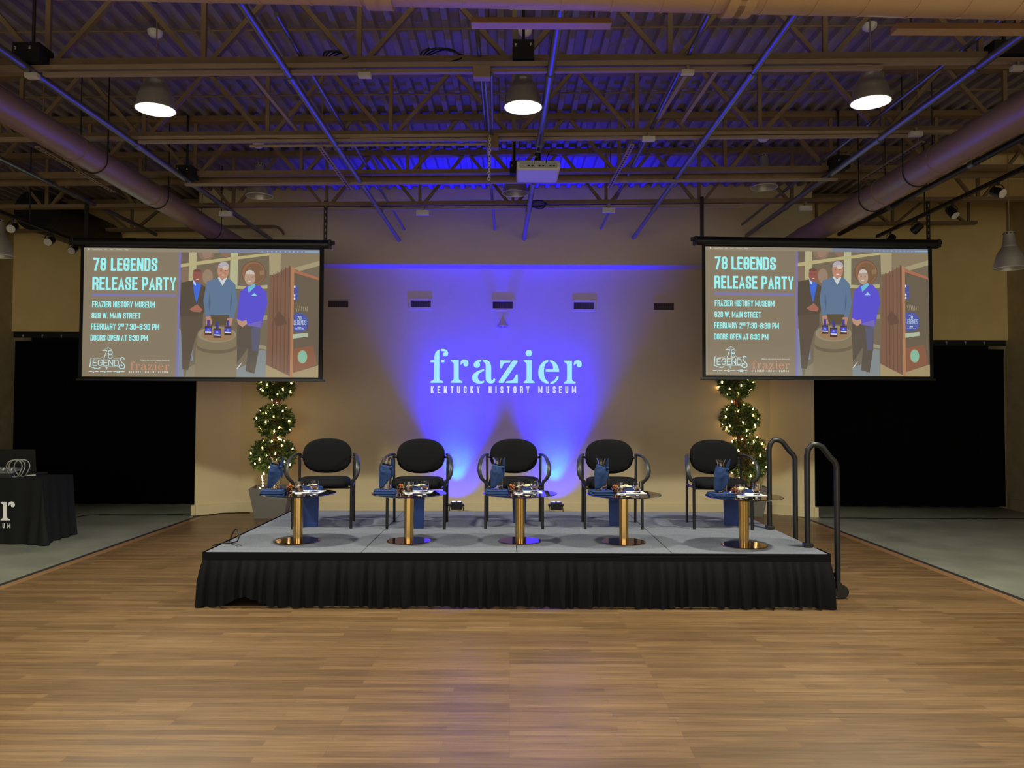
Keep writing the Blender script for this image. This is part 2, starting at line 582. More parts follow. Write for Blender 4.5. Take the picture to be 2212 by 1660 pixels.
M_PLASTER = mat('rough_plaster', rgb(172, 156, 116), .9, noise=.12, nscale=5, bump=.5)
M_DECK = mat('painted_steel_deck', rgb(134, 124, 130), .6, noise=.12, nscale=4)
M_STEEL = mat('brown_painted_steel', rgb(122, 100, 72), .6, noise=.1, nscale=9)
M_RAIL = mat('tan_metal_rail', rgb(150, 132, 108), .5, noise=.06, nscale=9)
M_DUCT = mat('painted_sheet_metal', rgb(190, 160, 122), .42, .15, noise=.06, nscale=6)
M_DUCTD = mat('mauve_painted_duct', rgb(146, 120, 110), .38, .15, noise=.06, nscale=6)
M_PIPE = mat('galvanised_pipe', rgb(120, 122, 128), .32, .75, noise=.1, nscale=12)
M_BLACK = mat('black_metal', rgb(22, 22, 24), .4)
M_MATTE = mat('matte_black', rgb(14, 14, 15), .8)
M_DRAPE = mat('black_drape', rgb(9, 9, 13), .95, spec=.1)
M_SKIRT = mat('black_skirt_cloth', rgb(13, 13, 16), .85, spec=.2)
M_CLOTH = mat('black_table_cloth', rgb(20, 21, 22), .85, spec=.25)
M_FABRIC = mat('black_upholstery', rgb(8, 8, 10), .9, noise=.12, nscale=160, spec=.2)
M_CHAIR = mat('black_chair_frame', rgb(16, 16, 18), .42)
M_PAD = mat('dark_grey_plastic', rgb(40, 41, 43), .38)
M_CARPET = mat('grey_stage_carpet', rgb(104, 106, 113), .95, noise=.3, nscale=110, spec=.1, bump=.2)
M_WHITE = mat('white_plastic', rgb(206, 204, 196), .5)
M_PAPER = mat('white_paper', rgb(236, 234, 230), .7)
M_BRASS = mat('polished_brass', rgb(206, 172, 108), .22, 1.0)
M_ROSE = mat('polished_bronze_plate', rgb(188, 150, 120), .08, 1.0)
M_SMOKE = mat('smoked_glass', rgb(100, 84, 74), .03, trans=1.0, ior=1.45)
M_GLASS = mat('clear_glass', (1, 1, 1, 1), .02, trans=1.0, ior=1.45)
M_WATER = mat('amber_drink', rgb(205, 120, 60), .02, trans=1.0, ior=1.33)
M_ALU = mat('spun_aluminium', rgb(176, 170, 160), .42, .55, noise=.08, nscale=40, stretch=(.1, .1, 3))
M_ALUIN = mat('white_enamel', rgb(214, 212, 208), .5)
M_NAVY = mat('navy_napkin', rgb(18, 46, 92), .85, noise=.08, nscale=90)
M_BAG = mat('royal_blue_bag', rgb(8, 38, 94), .6)
M_NUT = mat('brown_snack', rgb(176, 104, 48), .6, noise=.3, nscale=60)
M_CREAM = mat('cream_wafer', rgb(226, 208, 168), .7)
M_LEAF = mat('dark_leaf', rgb(66, 92, 42), .5)
M_LEAF2 = mat('mid_leaf', rgb(112, 134, 60), .5)
M_BARK = mat('brown_bark', rgb(122, 78, 52), .8, noise=.2, nscale=30)
M_POT = mat('grey_planter', rgb(112, 108, 100), .55)
M_CABLE = mat('black_cable', rgb(18, 18, 18), .5)
M_BULB = emi('warm_bulb', (1.0, .62, .26, 1), 26)
M_LENS = emi('lit_lens', (1.0, .98, .86, 1), 9)
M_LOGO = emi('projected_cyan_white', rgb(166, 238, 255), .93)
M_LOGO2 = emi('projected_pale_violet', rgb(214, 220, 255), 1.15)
# ---------------------------------------------------------------- the setting
XL, XR = V(425, 780, 11.1).x, V(1758, 780, 11.1).x
SWL, SWR = V(21, 900, 12.05).x, V(2180, 900, 12.05).x
YB, YF = 12.05, -7.0
DZ, DS = 4.745, .0125            # deck height over x = 0 and its roof slope to the right
WLX, WRX = -4.40, 4.17
def deckz(x):
    return DZ + DS * x
struct(MB().b2(WLX, WRX, YF, 11.5, -.1, 0), 'floor', M_FLOOR)
struct(MB().b2(SWL - .3, WLX - .05, YF, YB + .6, -.1, .0), 'floor.001', M_CONC)
struct(MB().b2(WRX + .05, SWR + .3, YF, YB + .6, -.1, .0), 'floor.002', M_CONC)
M_STRIP = mat('dark_floor_strip', rgb(40, 36, 38), .5)
M_EDGE = mat('border_board', rgb(132, 98, 66), .35, noise=.12, nscale=3, stretch=(20, 1, 1))
struct(MB().b2(WLX - .05, WLX, YF, 11.1, -.1, .004), 'trim_1', M_STRIP)
struct(MB().b2(WRX, WRX + .05, YF, 11.1, -.1, .004), 'trim_2', M_STRIP)
struct(MB().b2(WLX, WLX + .09, YF, 11.0, -.02, .002), 'trim_3', M_EDGE)
struct(MB().b2(WRX - .09, WRX, YF, 11.0, -.02, .002), 'trim_4', M_EDGE)
# ribbed steel roof deck, ribs running away from the camera
mb = MB()
prof, x = [], SWL - .4
while x < SWR + .4:
    for dx, dz in ((0, .0), (.05, 0.0), (.064, .045), (.139, .045)):
        prof.append((x + dx, deckz(x + dx) + dz))
    x += .153
mb.grid([[(a, YF - .2, b) for a, b in prof], [(a, YB + .6, b) for a, b in prof]])
struct(mb, 'ceiling', M_DECK)
# back wall: bulkhead above a shallow niche with splayed sides
ZS = V(1106, 572, 11.1).z
mb = MB()
ND, SPL = .36, .52
lo = [(XL, 11.1), (XL + SPL, 11.1 + ND), (XR - SPL, 11.1 + ND), (XR, 11.1), (XR, 12.2), (XL, 12.2)]
n = len(lo)
mb.add([(a, b, 0) for a, b in lo] + [(a, b, ZS) for a, b in lo], [(i, (i + 1) % n, n + (i + 1) % n, n + i) for i in range(n)])
mb.b2(XL, XR, 11.1, 12.2, ZS, 5.0)
struct(mb, 'wall_back', M_WALL)
YN = 11.1 + ND
mb = MB()
bb = [Vector((XL - .03, 11.4, 0)), Vector((XL - .03, 11.085, 0)), Vector((XL + .02, 11.085, 0)), Vector((XL + SPL, YN - .018, 0)), Vector((XR - SPL, YN - .018, 0)), Vector((XR - .02, 11.085, 0)), Vector((XR + .03, 11.085, 0)), Vector((XR + .03, 11.4, 0))]
for i in range(len(bb) - 1):
    mb.bar(bb[i] + Vector((0, 0, .07)), bb[i + 1] + Vector((0, 0, .07)), .03, .14)
struct(mb, 'baseboard_back', M_WALL)
# side bays: header walls above curtained openings
HL, HR = V(100, 717, 12.05).z, V(2100, 735, 12.05).z
struct(MB().b2(SWL - .2, XL, YB, YB + .15, HL, 5.0), 'wall_back_left', M_WALLS)
struct(MB().b2(XR, SWR + .2, YB, YB + .15, HR, 5.0), 'wall_back_right', M_WALLS)
struct(MB().b2(SWL - .3, XL + .1, YB + .5, YB + .6, 0, 5.0), 'wall_bay_left', M_MATTE)
struct(MB().b2(XR - .1, SWR + .3, YB + .5, YB + .6, 0, 5.0), 'wall_bay_right', M_MATTE)
mb = MB()
mb.b2(SWL - .3, SWL, YF, YB + .6, 0, 5.0)
struct(mb, 'wall_left', M_PLASTER)
mb = MB()
mb.b2(SWR, SWR + .3, YF, YB + .6, 0, 5.0)
struct(mb, 'wall_right', M_PLASTER)
struct(MB().b2(SWR - .025, SWR, 9, YB - .02, 0, .17), 'baseboard_right', M_PLASTER)
# boxed soffit in the right bay
a, b = V(1985, 333, 9.6), V(2212, 388, 9.6)
struct(MB().b2(a.x, SWR, 9.6, 10.6, b.z, 5.0), 'trim_5', M_WALLS)
# curtains with top rail and hooks
def curtain(x0, x1, ztop, label, hooks):
    t = thing('curtain', label, 'curtain', ((x0 + x1) / 2, YB + .06, 0))
    rows = []
    for z in (ztop - .14, ztop - .3, 1.2, .03):
        r_, n_ = [], 160
        for i in range(n_ + 1):
            u = i / n_
            k = .012 if z > ztop - .2 else .03
            r_.append((x0 + (x1 - x0) * u, YB + .06 + k * math.sin(u * (x1 - x0) * 19 + 1.3 * math.sin(u * 9)), z))
        rows.append(r_)
    MB().grid(rows).done('drape', M_DRAPE, t, world=True, solid=.004)
    MB().b2(x0, x1, YB + .02, YB + .05, ztop - .09, ztop).done('rail', M_BLACK, t, world=True)
    for px in hooks:
        p = V(px[0], px[1], YB + .0)
        h = MB().cyl(p + Vector((0, .0, -.02)), p + Vector((0, .02, .03)), .008, 8)
        h.ball(p + Vector((0, .01, .012)), .016, 8, 6)
        h.done('hook', M_ALU, t, world=True)
curtain(SWL + .02, XL - .02, HL, 'black floor-length curtain filling the opening left of the stage wall', [(49, 727), (91, 727), (132, 727), (172, 727)])
curtain(XR + .02, SWR - .02, HR, 'black floor-length curtain filling the opening right of the stage wall, by the handrails', [(2045, 741), (2086, 741), (2127, 742)])
# ---------------------------------------------------------------- ceiling steel
NODE0, PANEL = .02, 1.15
def joist(d, ypx_c, label, x0=None, x1=None, zoff=0.0, top=True):
    x0 = SWL if x0 is None else x0
    x1 = SWR if x1 is None else x1
    zb0 = V(1106, ypx_c, d).z
    zb = lambda x: zb0 + DS * x
    zt = lambda x: deckz(x) - .035
    t = thing('roof_joist', label, 'joist', (0, d, zb0), group='open-web roof joists under the deck')
    MB().bar((x0, d, zb(x0)), (x1, d, zb(x1)), .09, .045).done('bottom_chord', M_STEEL, t, False, world=True)
    if top:
        MB().bar((x0, d, zt(x0)), (x1, d, zt(x1)), .11, .065).done('top_chord', M_STEEL, t, False, world=True)
    k = math.ceil((x0 - NODE0) / PANEL)
    while NODE0 + k * PANEL < x1:
        x = NODE0 + k * PANEL
        MB().bar((x, d, zb(x)), (x, d, zt(x)), .036, .03).done('web_bar', M_STEEL, t, False, world=True)
        for s in (-1, 1):
            xx = x + s * PANEL * .5
            if x0 < xx < x1:
                MB().bar((x + s * .05, d, zb(x)), (xx - s * .02, d, zt(xx)), .04, .034).done('web_bar', M_STEEL, t, False, world=True)
        k += 1
joist(5.62, 131, 'open-web steel joist nearest the camera, crossing above the lit lamps')
joist(7.12, 288, 'second open-web steel joist, just behind the three lit lamps')
joist(8.28, 371, 'third open-web steel joist, carrying the thick round pipe')
joist(9.43, 439, 'fourth open-web steel joist, crossing in front of the bulkhead and carrying the screens')
joist(11.55, 490, 'short end of an open-web joist in the left side bay', SWL, XL)
joist(11.55, 490, 'short end of an open-web joist in the right side bay', XR, V(2108, 490, 11.55).x)
def bar_x(d, y, w, h, x0, x1, name, label, m, cat, rnd_=False):
    """a straight member running across the room at image height y (over the image middle)"""
    p = V(1106, y, d)
    f = lambda x: (x, d, p.z + DS * x)
    mb = MB()
    if rnd_:
        mb.cyl(f(x0), f(x1), h, 14)
    else:
        mb.bar(f(x0), f(x1), w, h)
    return tag(mb.done(name, m, None, True), label, cat)
bar_x(5.53, 140.5, .05, .034, SWL, SWR, 'lighting_track', 'upper tan channel clamped along the nearest joist', M_RAIL, 'track')
bar_x(5.53, 153.5, .04, .026, -3.4, V(1905, 153, 5.53).x, 'lighting_track', 'lower tan channel hung beneath the nearest joist', M_RAIL, 'track')
bar_x(7.05, 293, .05, .03, SWL, SWR, 'lighting_track', 'upper tan channel clamped along the second joist', M_RAIL, 'track')
bar_x(7.05, 301, .04, .022, V(300, 301, 7.05).x, V(1985, 301, 7.05).x, 'lighting_track', 'lower tan channel hung beneath the second joist', M_RAIL, 'track')
bar_x(7.05, 311, .03, .012, V(540, 311, 7.05).x, V(1060, 311, 7.05).x, 'conduit', 'thin tan conduit below the left half of the second joist', M_RAIL, 'conduit', True)
bar_x(8.6, 384, .1, .052, SWL, SWR, 'round_pipe', 'thick brown round pipe running under the third joist', M_STEEL, 'pipe', True)
bar_x(8.2, 394, .05, .02, -3.5, 3.5, 'lighting_track', 'thin tan channel directly below the thick round pipe', M_RAIL, 'track')
bar_x(9.46, 449, .05, .022, V(660, 449, 9.38).x, V(1600, 449, 9.38).x, 'lighting_track', 'thin tan channel under the joist in front of the bulkhead', M_RAIL, 'track')
bar_x(6.3, 61, .02, .009, SWL, SWR, 'bridging_rod', 'thin rod crossing under the deck just below the big cross duct', M_STEEL, 'rod', True)
bar_x(7.4, 202, .02, .009, SWL, SWR, 'bridging_rod', 'thin rod crossing under the deck behind the lit lamps', M_STEEL, 'rod', True)
def pipe_y(px, py, dend, r, d0, name, label, m, cat, coup=(), drift=0.0):
    """a pipe running away from the camera, ending at image point (px,py) at depth dend"""
    e = V(px, py, dend)
    t = thing(name, label, cat, (e.x, d0, e.z))
    dx = lambda y: e.x + drift * (dend - y)
    MB().cyl((dx(max(d0, 4.3)), max(d0, 4.3), e.z), (e.x, dend + .03, e.z), r, 12).done('pipe', m, t, world=True)
    for y in coup:
        MB().cyl((dx(y), y - .04, e.z), (dx(y), y + .04, e.z), r * 1.28, 12).done('coupling', M_PIPE, t, world=True)
    return e
CP = (5.6, 7.1, 8.3, 9.5)
pipe_y(862, 519, 11.1, .027, 3.0, 'sprinkler_pipe', 'steel pipe ending in the bulkhead above the second vent from the left', M_PIPE, 'pipe', CP)
PC = pipe_y(1132, 516, 11.1, .03, 3.0, 'sprinkler_pipe', 'steel pipe running over the hanging projector to the bulkhead', M_PIPE, 'pipe', CP, .0175)
pipe_y(1368, 514, 11.1, .027, 3.0, 'sprinkler_pipe', 'steel pipe ending in the bulkhead left of the right screen', M_PIPE, 'pipe', CP)
pipe_y(1613, 509, 11.1, .03, 3.0, 'sprinkler_pipe', 'steel pipe ending in the bulkhead over the right screen', M_PIPE, 'pipe', CP)
pipe_y(585, 517, 11.1, .03, 3.0, 'sprinkler_pipe', 'steel pipe passing over the left screen to the bulkhead', M_PIPE, 'pipe', CP)
pipe_y(335, 506, 11.0, .027, 5.0, 'sprinkler_pipe', 'dark steel pipe outside the left duct, ending behind the left screen', M_PIPE, 'pipe', (7.4, 9.0))
pipe_y(1815, 505, 10.4, .03, 4.5, 'sprinkler_pipe', 'black pipe hugging the lower side of the right duct', M_BLACK, 'pipe', (7.4, 9.0))
for px, py, lb in ((873, 495, 'thin blue-lit conduit left of the middle, ending high on the bulkhead'),
                   (1069, 496, 'thin blue-lit conduit beside the hanging chain, ending high on the bulkhead'),
                   (1298, 494, 'thin blue-lit conduit between two thicker pipes, ending high on the bulkhead'),
                   (1603, 485, 'thin conduit ending high on the bulkhead over the right screen')):
    e = V(px, py, 11.1)
    tag(MB().cyl((e.x, 5.0, e.z), (e.x, 11.12, e.z), .017, 10).done('conduit', M_PIPE), lb, 'conduit')
# bent end of a pipe above the left screen
a, b = V(455, 490, 10.9), V(590, 489, 10.9)
pts = [a, b]
for k in range(1, 6):
    w = k / 5 * R(75)
    pts.append(b + Vector((.16 * math.sin(w), 0, -.16 * (1 - math.cos(w)))))
tag(MB().tube(pts, .018, 10).done('bent_conduit', M_STEEL), 'thin brown pipe with a drooping bent end above the left screen', 'conduit')
# round ducts
def duct(c0, c1, r, rings, straps, label, m):
    c0, c1 = Vector(c0), Vector(c1)
    t = thing('round_duct', label, 'duct', c0)
    MB().cyl(c0, c1, r, 40).done('duct_wall', m, t, world=True)
    ax = (c1 - c0).normalized()
    for u, k in rings:
        p = c0.lerp(c1, u)
        MB().cyl(p - ax * .012 * k, p + ax * .012 * k, r + .006 * k, 40).done('seam_ring', m, t, world=True)
    for u in straps:
        p = c0.lerp(c1, u)
        s_ = ax.cross(Vector((0, 0, 1))).normalized()
        pts = [p + s_ * (r + .004) + Vector((0, 0, deckz(p.x) - p.z - .05))]
        for k in range(17):
            w = math.pi * k / 16
            pts.append(p + s_ * ((r + .004) * math.cos(w)) - Vector((0, 0, (r + .004) * math.sin(w))))
        pts.append(p - s_ * (r + .004) + Vector((0, 0, deckz(p.x) - p.z - .05)))
        MB().tube(pts, .006, 6).done('hanger_strap', M_BLACK, t, world=True)
    return t
eL = V(470, 504, 10.0)
duct((eL.x, 4.5, eL.z), (eL.x, 11.12, eL.z), .122, ((.33, 1), (.55, 1), (.83, 1.4)), (.38, .57, .8), 'long mauve round duct running back over the left screen', M_DUCTD)
eR = V(1745, 509, 10.0)
duct((eR.x, 4.5, eR.z), (eR.x, 11.12, eR.z), .14, ((.36, 1), (.52, 1), (.66, 1), (.85, 1.4)), (.42, .56), 'long mauve round duct running back over the right screen', M_DUCTD)
p0, p1 = Vector((-5.2, 3.78, 3.86)), Vector((5.2, 3.98, 3.79))
duct(p0, p1, .2, [(k / 40, .6) for k in range(1, 40)] + [(.432, 3.4), (.437, 3.4), (.61, 3.6), (.615, 3.6), (.80, 4)], (), 'big tan cross duct along the top edge of the view', M_DUCT)
a = V(165, 492, 11.2)
duct((a.x, 10.2, a.z), (a.x, 12.0, a.z), .27, ((.1, 1),), (), 'short dark round duct in the left side bay behind the left screen', M_BLACK)
def box_px(x0, y0, x1, y1, d, dep, name, label, cat, m, bevel=.004):
    a, b = V(x0, y0, d), V(x1, y1, d)
    c = (a + b) / 2
    return tag(MB().box((c.x, d + dep / 2, c.z), (b.x - a.x, dep, a.z - b.z)).done(name, m, None, False, bevel), label, cat)
for x0, y0, x1, y1, lb in ((1017, 36, 1322, 50, 'flat tan panel hanging just behind the cross duct, above the middle lamp'), (1938, 48, 2240, 64, 'flat tan panel behind the cross duct at the top right corner')):
    a, b = V(x0, y0, 4.35), V(x1, y1, 4.35)
    t = thing('access_panel', lb, 'panel', ((a.x + b.x) / 2, 4.39, b.z), 0)
    MB().b2(a.x, b.x, 4.35, 4.43, b.z, a.z).done('panel', M_DUCT, t, False, .004, world=True)
    for x in (a.x + .1, b.x - .1):
        MB().cyl((x, 4.39, a.z), (x, 4.39, deckz(x) + .01), .006, 8).done('hanger_rod', M_STEEL, t, world=True)
box_px(1022, 140, 1059, 166, 5.45, .08, 'junction_box', 'pale metal junction box on the nearest joist with conduits below', 'box', M_RAIL)
box_px(1052, 291, 1077, 319, 6.95, .08, 'junction_box', 'brown junction box on the second joist next to the chain', 'box', M_STEEL)
# conduits between the two junction boxes
for (xa, ya, xb, yb, lb) in ((1047, 165, 1058, 292, 'left thin conduit linking the two junction boxes'), (1062, 160, 1064, 293, 'right thin conduit linking the two junction boxes')):
    tag(MB().cyl(V(xa, ya, 5.5), V(xb, yb, 6.98), .012, 10).done('conduit', M_PIPE), lb, 'conduit')
# hanging chain
mb = MB()
a, b = V(1058, 292, 6.9), V(1056, 389, 6.9)
n = 16
for i in range(n):
    c = a.lerp(b, (i + .5) / n)
    h, pts = (a - b).length / n * .66, []
    for k in range(10):
        w = 2 * math.pi * k / 10
        q = .011 * math.cos(w)
        pts.append(c + (Vector((q, 0, h * math.sin(w))) if i % 2 else Vector((0, q, h * math.sin(w)))))
    mb.tube(pts, .0035, 6, closed=True)
tag(mb.done('chain', M_WHITE), 'short bright link chain hanging from the second joist left of the projector', 'chain')
# speaker boxes with lettering
def letterbox(x0, y0, x1, y1, d, dep, label, marks):
    a, b = V(x0, y0, d), V(x1, y1, d)
    c = (a + b) / 2
    t = thing('black_box', label, 'box', (c.x, d + dep / 2, b.z))
    MB().box((c.x, d + dep / 2, c.z), (b.x - a.x, dep, a.z - b.z)).done('body', M_MATTE, t, False, .004, world=True)
    mk = MB().cyl((c.x, d + dep / 2, a.z), (c.x, d + dep / 2, deckz(c.x) - .01), .012, 8)
    mk.done('hanger', M_BLACK, t, world=True)
    if marks:
        k = MB()
        for ch, px, py, h in marks:
            p = V(px, py, d - .001)
            hh = h * d / FPX
            glyph(k, ch, -hh * .3, -hh / 2, hh * .6, hh, hh * .2, lambda x, y: p + Vector((x, 0, y)))
        k.done('lettering', M_WHITE, t, False, world=True)
letterbox(26, 90, 84, 131, 5.45, .18, 'black box marked D and E at the top left', [('D', 32, 103, 7), ('E', 64, 102, 7)])
letterbox(1108, 84, 1154, 127, 5.5, .18, 'black box marked E and F above the middle lit lamp', [('E', 1115, 97, 7), ('F', 1147, 96, 7)])
letterbox(379, 356, 414, 381, 8.1, .18, 'black box marked A and B above the left duct', [('A', 383, 364, 5), ('B', 404, 365, 5)])
letterbox(1801, 335, 1837, 362, 8.1, .18, 'black box marked A and C beside the right pipe', [('A', 1812, 345, 5), ('C', 1832, 345, 5)])
letterbox(2148, 85, 2225, 118, 5.5, .18, 'unmarked black box at the top right edge', [])
letterbox(1101, 348, 1121, 374, 8.0, .12, 'small black box half hidden behind the projector', [('I', 1106, 358, 4)])
# smoke detectors
for px, py, d, lb in ((335, 73, 6.25, 'white round smoke detector above the left lit lamp'), (1134, 69, 6.25, 'white round smoke detector behind the panel, above the middle lit lamp'), (1878, 58, 6.25, 'white round smoke detector above the right lit lamp'), (558, 314, 8.2, 'small white detector over the left unlit lamp'), (1649, 300, 8.2, 'small white detector over the right unlit lamp')):
    p = V(px, py, d)
    tag(MB().lathe([(.0, -.03), (.035, -.028), (.055, -.01), (.06, .02), (.03, .03), (0, .03)], p, 20).done('smoke_detector', M_WHITE), lb, 'detector')
for px, py, d, lb in ((70, 164, 5.5, 'white sensor block under the nearest joist, far left'), (788, 163, 5.5, 'white sensor block under the nearest joist, left of the middle lamp'), (1485, 157, 5.5, 'white sensor block under the nearest joist, left of the right lamp'), (2198, 148, 5.5, 'white sensor block under the nearest joist at the right edge'), (1401, 300, 7.0, 'white sensor block under the second joist, right of the projector'), (1978, 290, 7.0, 'white sensor block at the right end of the second joist channel'), (913, 460, 9.35, 'white sensor block under the joist in front of the bulkhead'), (1315, 455, 9.35, 'pale sensor block under the bulkhead joist, right of the middle'), (488, 463, 9.35, 'pale sensor block where the bulkhead joist meets the left pipe'), (1740, 450, 9.35, 'pale sensor block under the bulkhead joist beside the right duct')):
    p = V(px, py, d)
    s = 14 * d / FPX
    t = thing('sensor', lb, 'sensor', p, 0, 'white sensor blocks on the joist channels')
    MB().box((0, 0, 0), (s * 2, .05, s * .75)).done('housing', M_WHITE, t, False, .004)
    MB().box((0, 0, s * .6), (s * .4, .03, s * .8)).done('clip', M_RAIL, t, False)
# slotted angle struts
def strut(xa, ya, xb, yb, d0, d1, label):
    a, b = V(xa, ya, d0), V(xb, yb, d1)
    t = thing('slotted_strut', label, 'strut', a)
    mb = MB().bar(a, b, .045, .012)
    mb.k = 1
    for i in range(22):
        u = (i + .5) / 22
        mb.bar(a.lerp(b, u - .012) - Vector((0, 0, .007)), a.lerp(b, u + .012) - Vector((0, 0, .007)), .014, .003)
    mb.done('channel', [M_RAIL, M_MATTE], t, False, world=True)
    for p in (a.lerp(b, .06), a.lerp(b, .94)):
        MB().cyl(p, (p.x, p.y, deckz(p.x) + .01), .005, 8).done('hanger_rod', M_STEEL, t, world=True)
strut(691, 318, 757, 409, 7.0, 8.38, 'slotted steel strut sloping down left of the middle, towards the bulkhead')
strut(1366, 312, 1316, 405, 7.0, 8.38, 'slotted steel strut right of the projector, towards the bulkhead')
strut(80, 317, 246, 415, 7.0, 8.5, 'slotted steel strut below the left duct')
strut(1994, 306, 1846, 399, 7.0, 8.38, 'slotted steel strut above the right duct')
# long thin channels between joists on the right
for xa, ya, xb, yb, d0, d1, lb in ((1490, 160, 1415, 278, 5.6, 7.0, 'pale thin channel between the first and second joist, right of the middle'), (1558, 150, 1470, 278, 5.6, 7.0, 'mauve thin channel beside the pale one, right of the middle'), (515, 140, 640, 290, 5.6, 7.0, 'mauve thin channel between the first and second joist, left of the middle')):
    tag(MB().bar(V(xa, ya, d0) + Vector((0, 0, .05)), V(xb, yb, d1) + Vector((0, 0, .05)), .03, .03).done('thin_channel', M_RAIL, None, False), lb, 'channel')
# cable coils lying on the joists
for px, py, d, rr, lb in ((728, 122, 5.6, .1, 'grey cable coil lying on the nearest joist, left of the middle'), (955, 122, 5.6, .16, 'dark cable bundle looping over the nearest joist near the middle'), (1163, 440, 9.3, .1, 'dark cable coil behind the projector pipe on the bulkhead joist')):
    c = V(px, py, d)
    mb = MB()
    for j in range(4):
        pts = []
        for k in range(20):
            w = 2 * math.pi * k / 20
            pts.append(c + Vector((rr * (1 - .05 * j) * math.cos(w), .02 * j + .03 * math.sin(w * 2 + j), rr * (.34 + .04 * j) * math.sin(w))))
        mb.tube(pts, .006, 6, closed=True)
    tag(mb.done('cable_coil', M_CABLE), lb, 'cable')
# projector on its pipe mount
pj = V(1163, 356, 7.0)
t = thing('projector', 'white ceiling projector with a row of sockets, hanging from the middle pipe', 'projector', (pj.x, 7.2, pj.z))
MB().b2(-.2, .2, -.2, .22, -.045, .045).done('housing', M_WHITE, t, True, .018)
MB().b2(-.175, .175, -.206, -.19, -.03, .016).done('socket_panel', mat('grey_panel', rgb(150, 155, 150), .5), t, False, .004)
for k in range(9):
    MB().b2(-.13 + k * .033, -.112 + k * .033, -.211, -.2, -.018, -.006).done('socket', M_MATTE if k % 3 else M_ALU, t, False)
MB().b2(-.19, .19, -.204, -.19, .021, .025).done('seam', M_MATTE, t, False)
MB().lathe([(.0, .0), (.045, 0), (.045, .03), (.035, .04), (0, .04)], (.08, .225, 0), 20).done('lens', M_BLACK, t)
MB().cyl((0, 0, .04), (0, 0, .17), .03, 14).done('mount_post', M_BLACK, t)
MB().cyl((0, 0, .17), (PC.x + .068 - pj.x, -.02, PC.z - .03 - pj.z), .018, 12).done('ball_joint', M_ALU, t)
MB().tube([(.07, -.19, .0), (.075, -.23, .05), (.1, -.2, .12), (.13, -.1, .16)], .005, 8).done('lead', M_CABLE, t)
MB().tube([(-.04, -.2, -.01), (-.045, -.225, .03), (-.03, -.17, .09), (-.01, -.05, .12)], .005, 8).done('lead', M_WHITE, t)
# pendant lamps
def pendant(loc, lit, label, group, rod=.55):
    t = thing('pendant_lamp', label, 'lamp', loc, 0, group)
    sh_ = [(.152, 0), (.15, .012), (.146, .03), (.138, .08), (.122, .14), (.1, .185), (.08, .215), (.07, .225)]
    MB().lathe(sh_, seg=32).lathe([(a - .004, z) for a, z in sh_][::-1], seg=32).done('shade', [M_ALU], t)
    MB().tube([(.152 * math.cos(k * math.pi / 16), .152 * math.sin(k * math.pi / 16), 0) for k in range(32)], .004, 6, closed=True).done('rim', M_ALUIN, t)
    MB().lathe([(.072, .22), (.072, .24), (.064, .25), (.052, .37), (.05, .385), (.02, .39), (0, .39)], seg=24).done('neck', M_ALU, t)
    hm = M_LENS if lit else M_MATTE
    for k in range(10):
        w = 2 * math.pi * k / 10
        MB().ball((.0515 * math.cos(w), .0515 * math.sin(w), .368), .007, 8, 6).done('vent_hole', hm, t)
    if lit:
        MB().disc((0, 0, .012), .143, 32).done('lens', M_LENS, t, label='glowing white lens')
    else:
        MB().lathe([(.0, .1), (.06, .1), (.066, .12), (.066, .2), (0, .2)], seg=20).done('bulb_holder', M_ALUIN, t)
    MB().cyl((0, 0, .385), (0, 0, rod), .006, 8).done('stem', M_STEEL, t)
    return t
GP = 'dome pendant lamps under the roof'
for (px, py, lb) in ((336, 237, 'lit dome pendant lamp at the left, glowing white'), (1130, 232, 'lit dome pendant lamp in the middle, above the projector'), (1881, 221, 'lit dome pendant lamp at the right, glowing white')):
    p = V(px, py, 6.1)
    pendant(p, True, lb, GP, deckz(p.x) - p.z + .02)
for (px, py, lb) in ((560, 424, 'unlit dome pendant lamp above the left screen'), (1113, 418, 'unlit dome pendant lamp right behind the projector'), (1651, 405, 'unlit dome pendant lamp above the right screen')):
    p = V(px, py, 8.92)
    pendant(p, False, lb, GP, deckz(p.x) - p.z + .02)
for (px, py, d, lb) in ((2181, 580, 8.05, 'unlit dome pendant lamp hanging low on a long rod at the right edge'), (-6, 553, 8.05, 'unlit dome pendant lamp hanging low, cut off by the left edge')):
    p = V(px, py, d)
    pendant(p, False, lb, GP, deckz(p.x) - p.z + .02)
# track spotlights in both side bays
def track(d1, x1, y1, label):
    e = V(x1, y1, d1)
    t = thing('spot_track', label, 'track', (e.x, d1, e.z))
    MB().b2(e.x - .02, e.x + .02, 4.4, d1, e.z - .018, e.z + .018).done('rail', M_BLACK, t, False, world=True)
    for y in (5.8, 9.2):
        MB().cyl((e.x, y, e.z), (e.x, y, deckz(e.x) + .01), .008, 8).done('hanger_rod', M_BLACK, t, world=True)
    return e
def trackspot(e, px, aim, label, drop=.13):
    d = e.x * FPX / (px - 1103)
    t = thing('track_spotlight', label, 'spotlight', (e.x, d, e.z - drop), 0, 'small spotlights on the side tracks')
    a = Vector(aim).normalized()
    MB().cyl(-a * .07, a * .05, .045, 18, .052).done('head', M_BLACK, t)
    MB().cyl(a * .045, a * .056, .047, 18).done('lens', M_WHITE, t, label='white round lens')
    MB().tube([(.055, 0, 0), (.058, 0, .05), (.03, 0, .08), (-.03, 0, .08), (-.058, 0, .05), (-.055, 0, 0)], .006, 6).done('yoke', M_BLACK, t)
    MB().cyl((0, 0, .075), (0, 0, drop - .01), .014, 8).done('stem', M_BLACK, t)
e = track(10.2, 165, 521, 'black spotlight track in the left side bay')
trackspot(e, 20, (.2, -1, -.5), 'black track spotlight nearest the left edge')
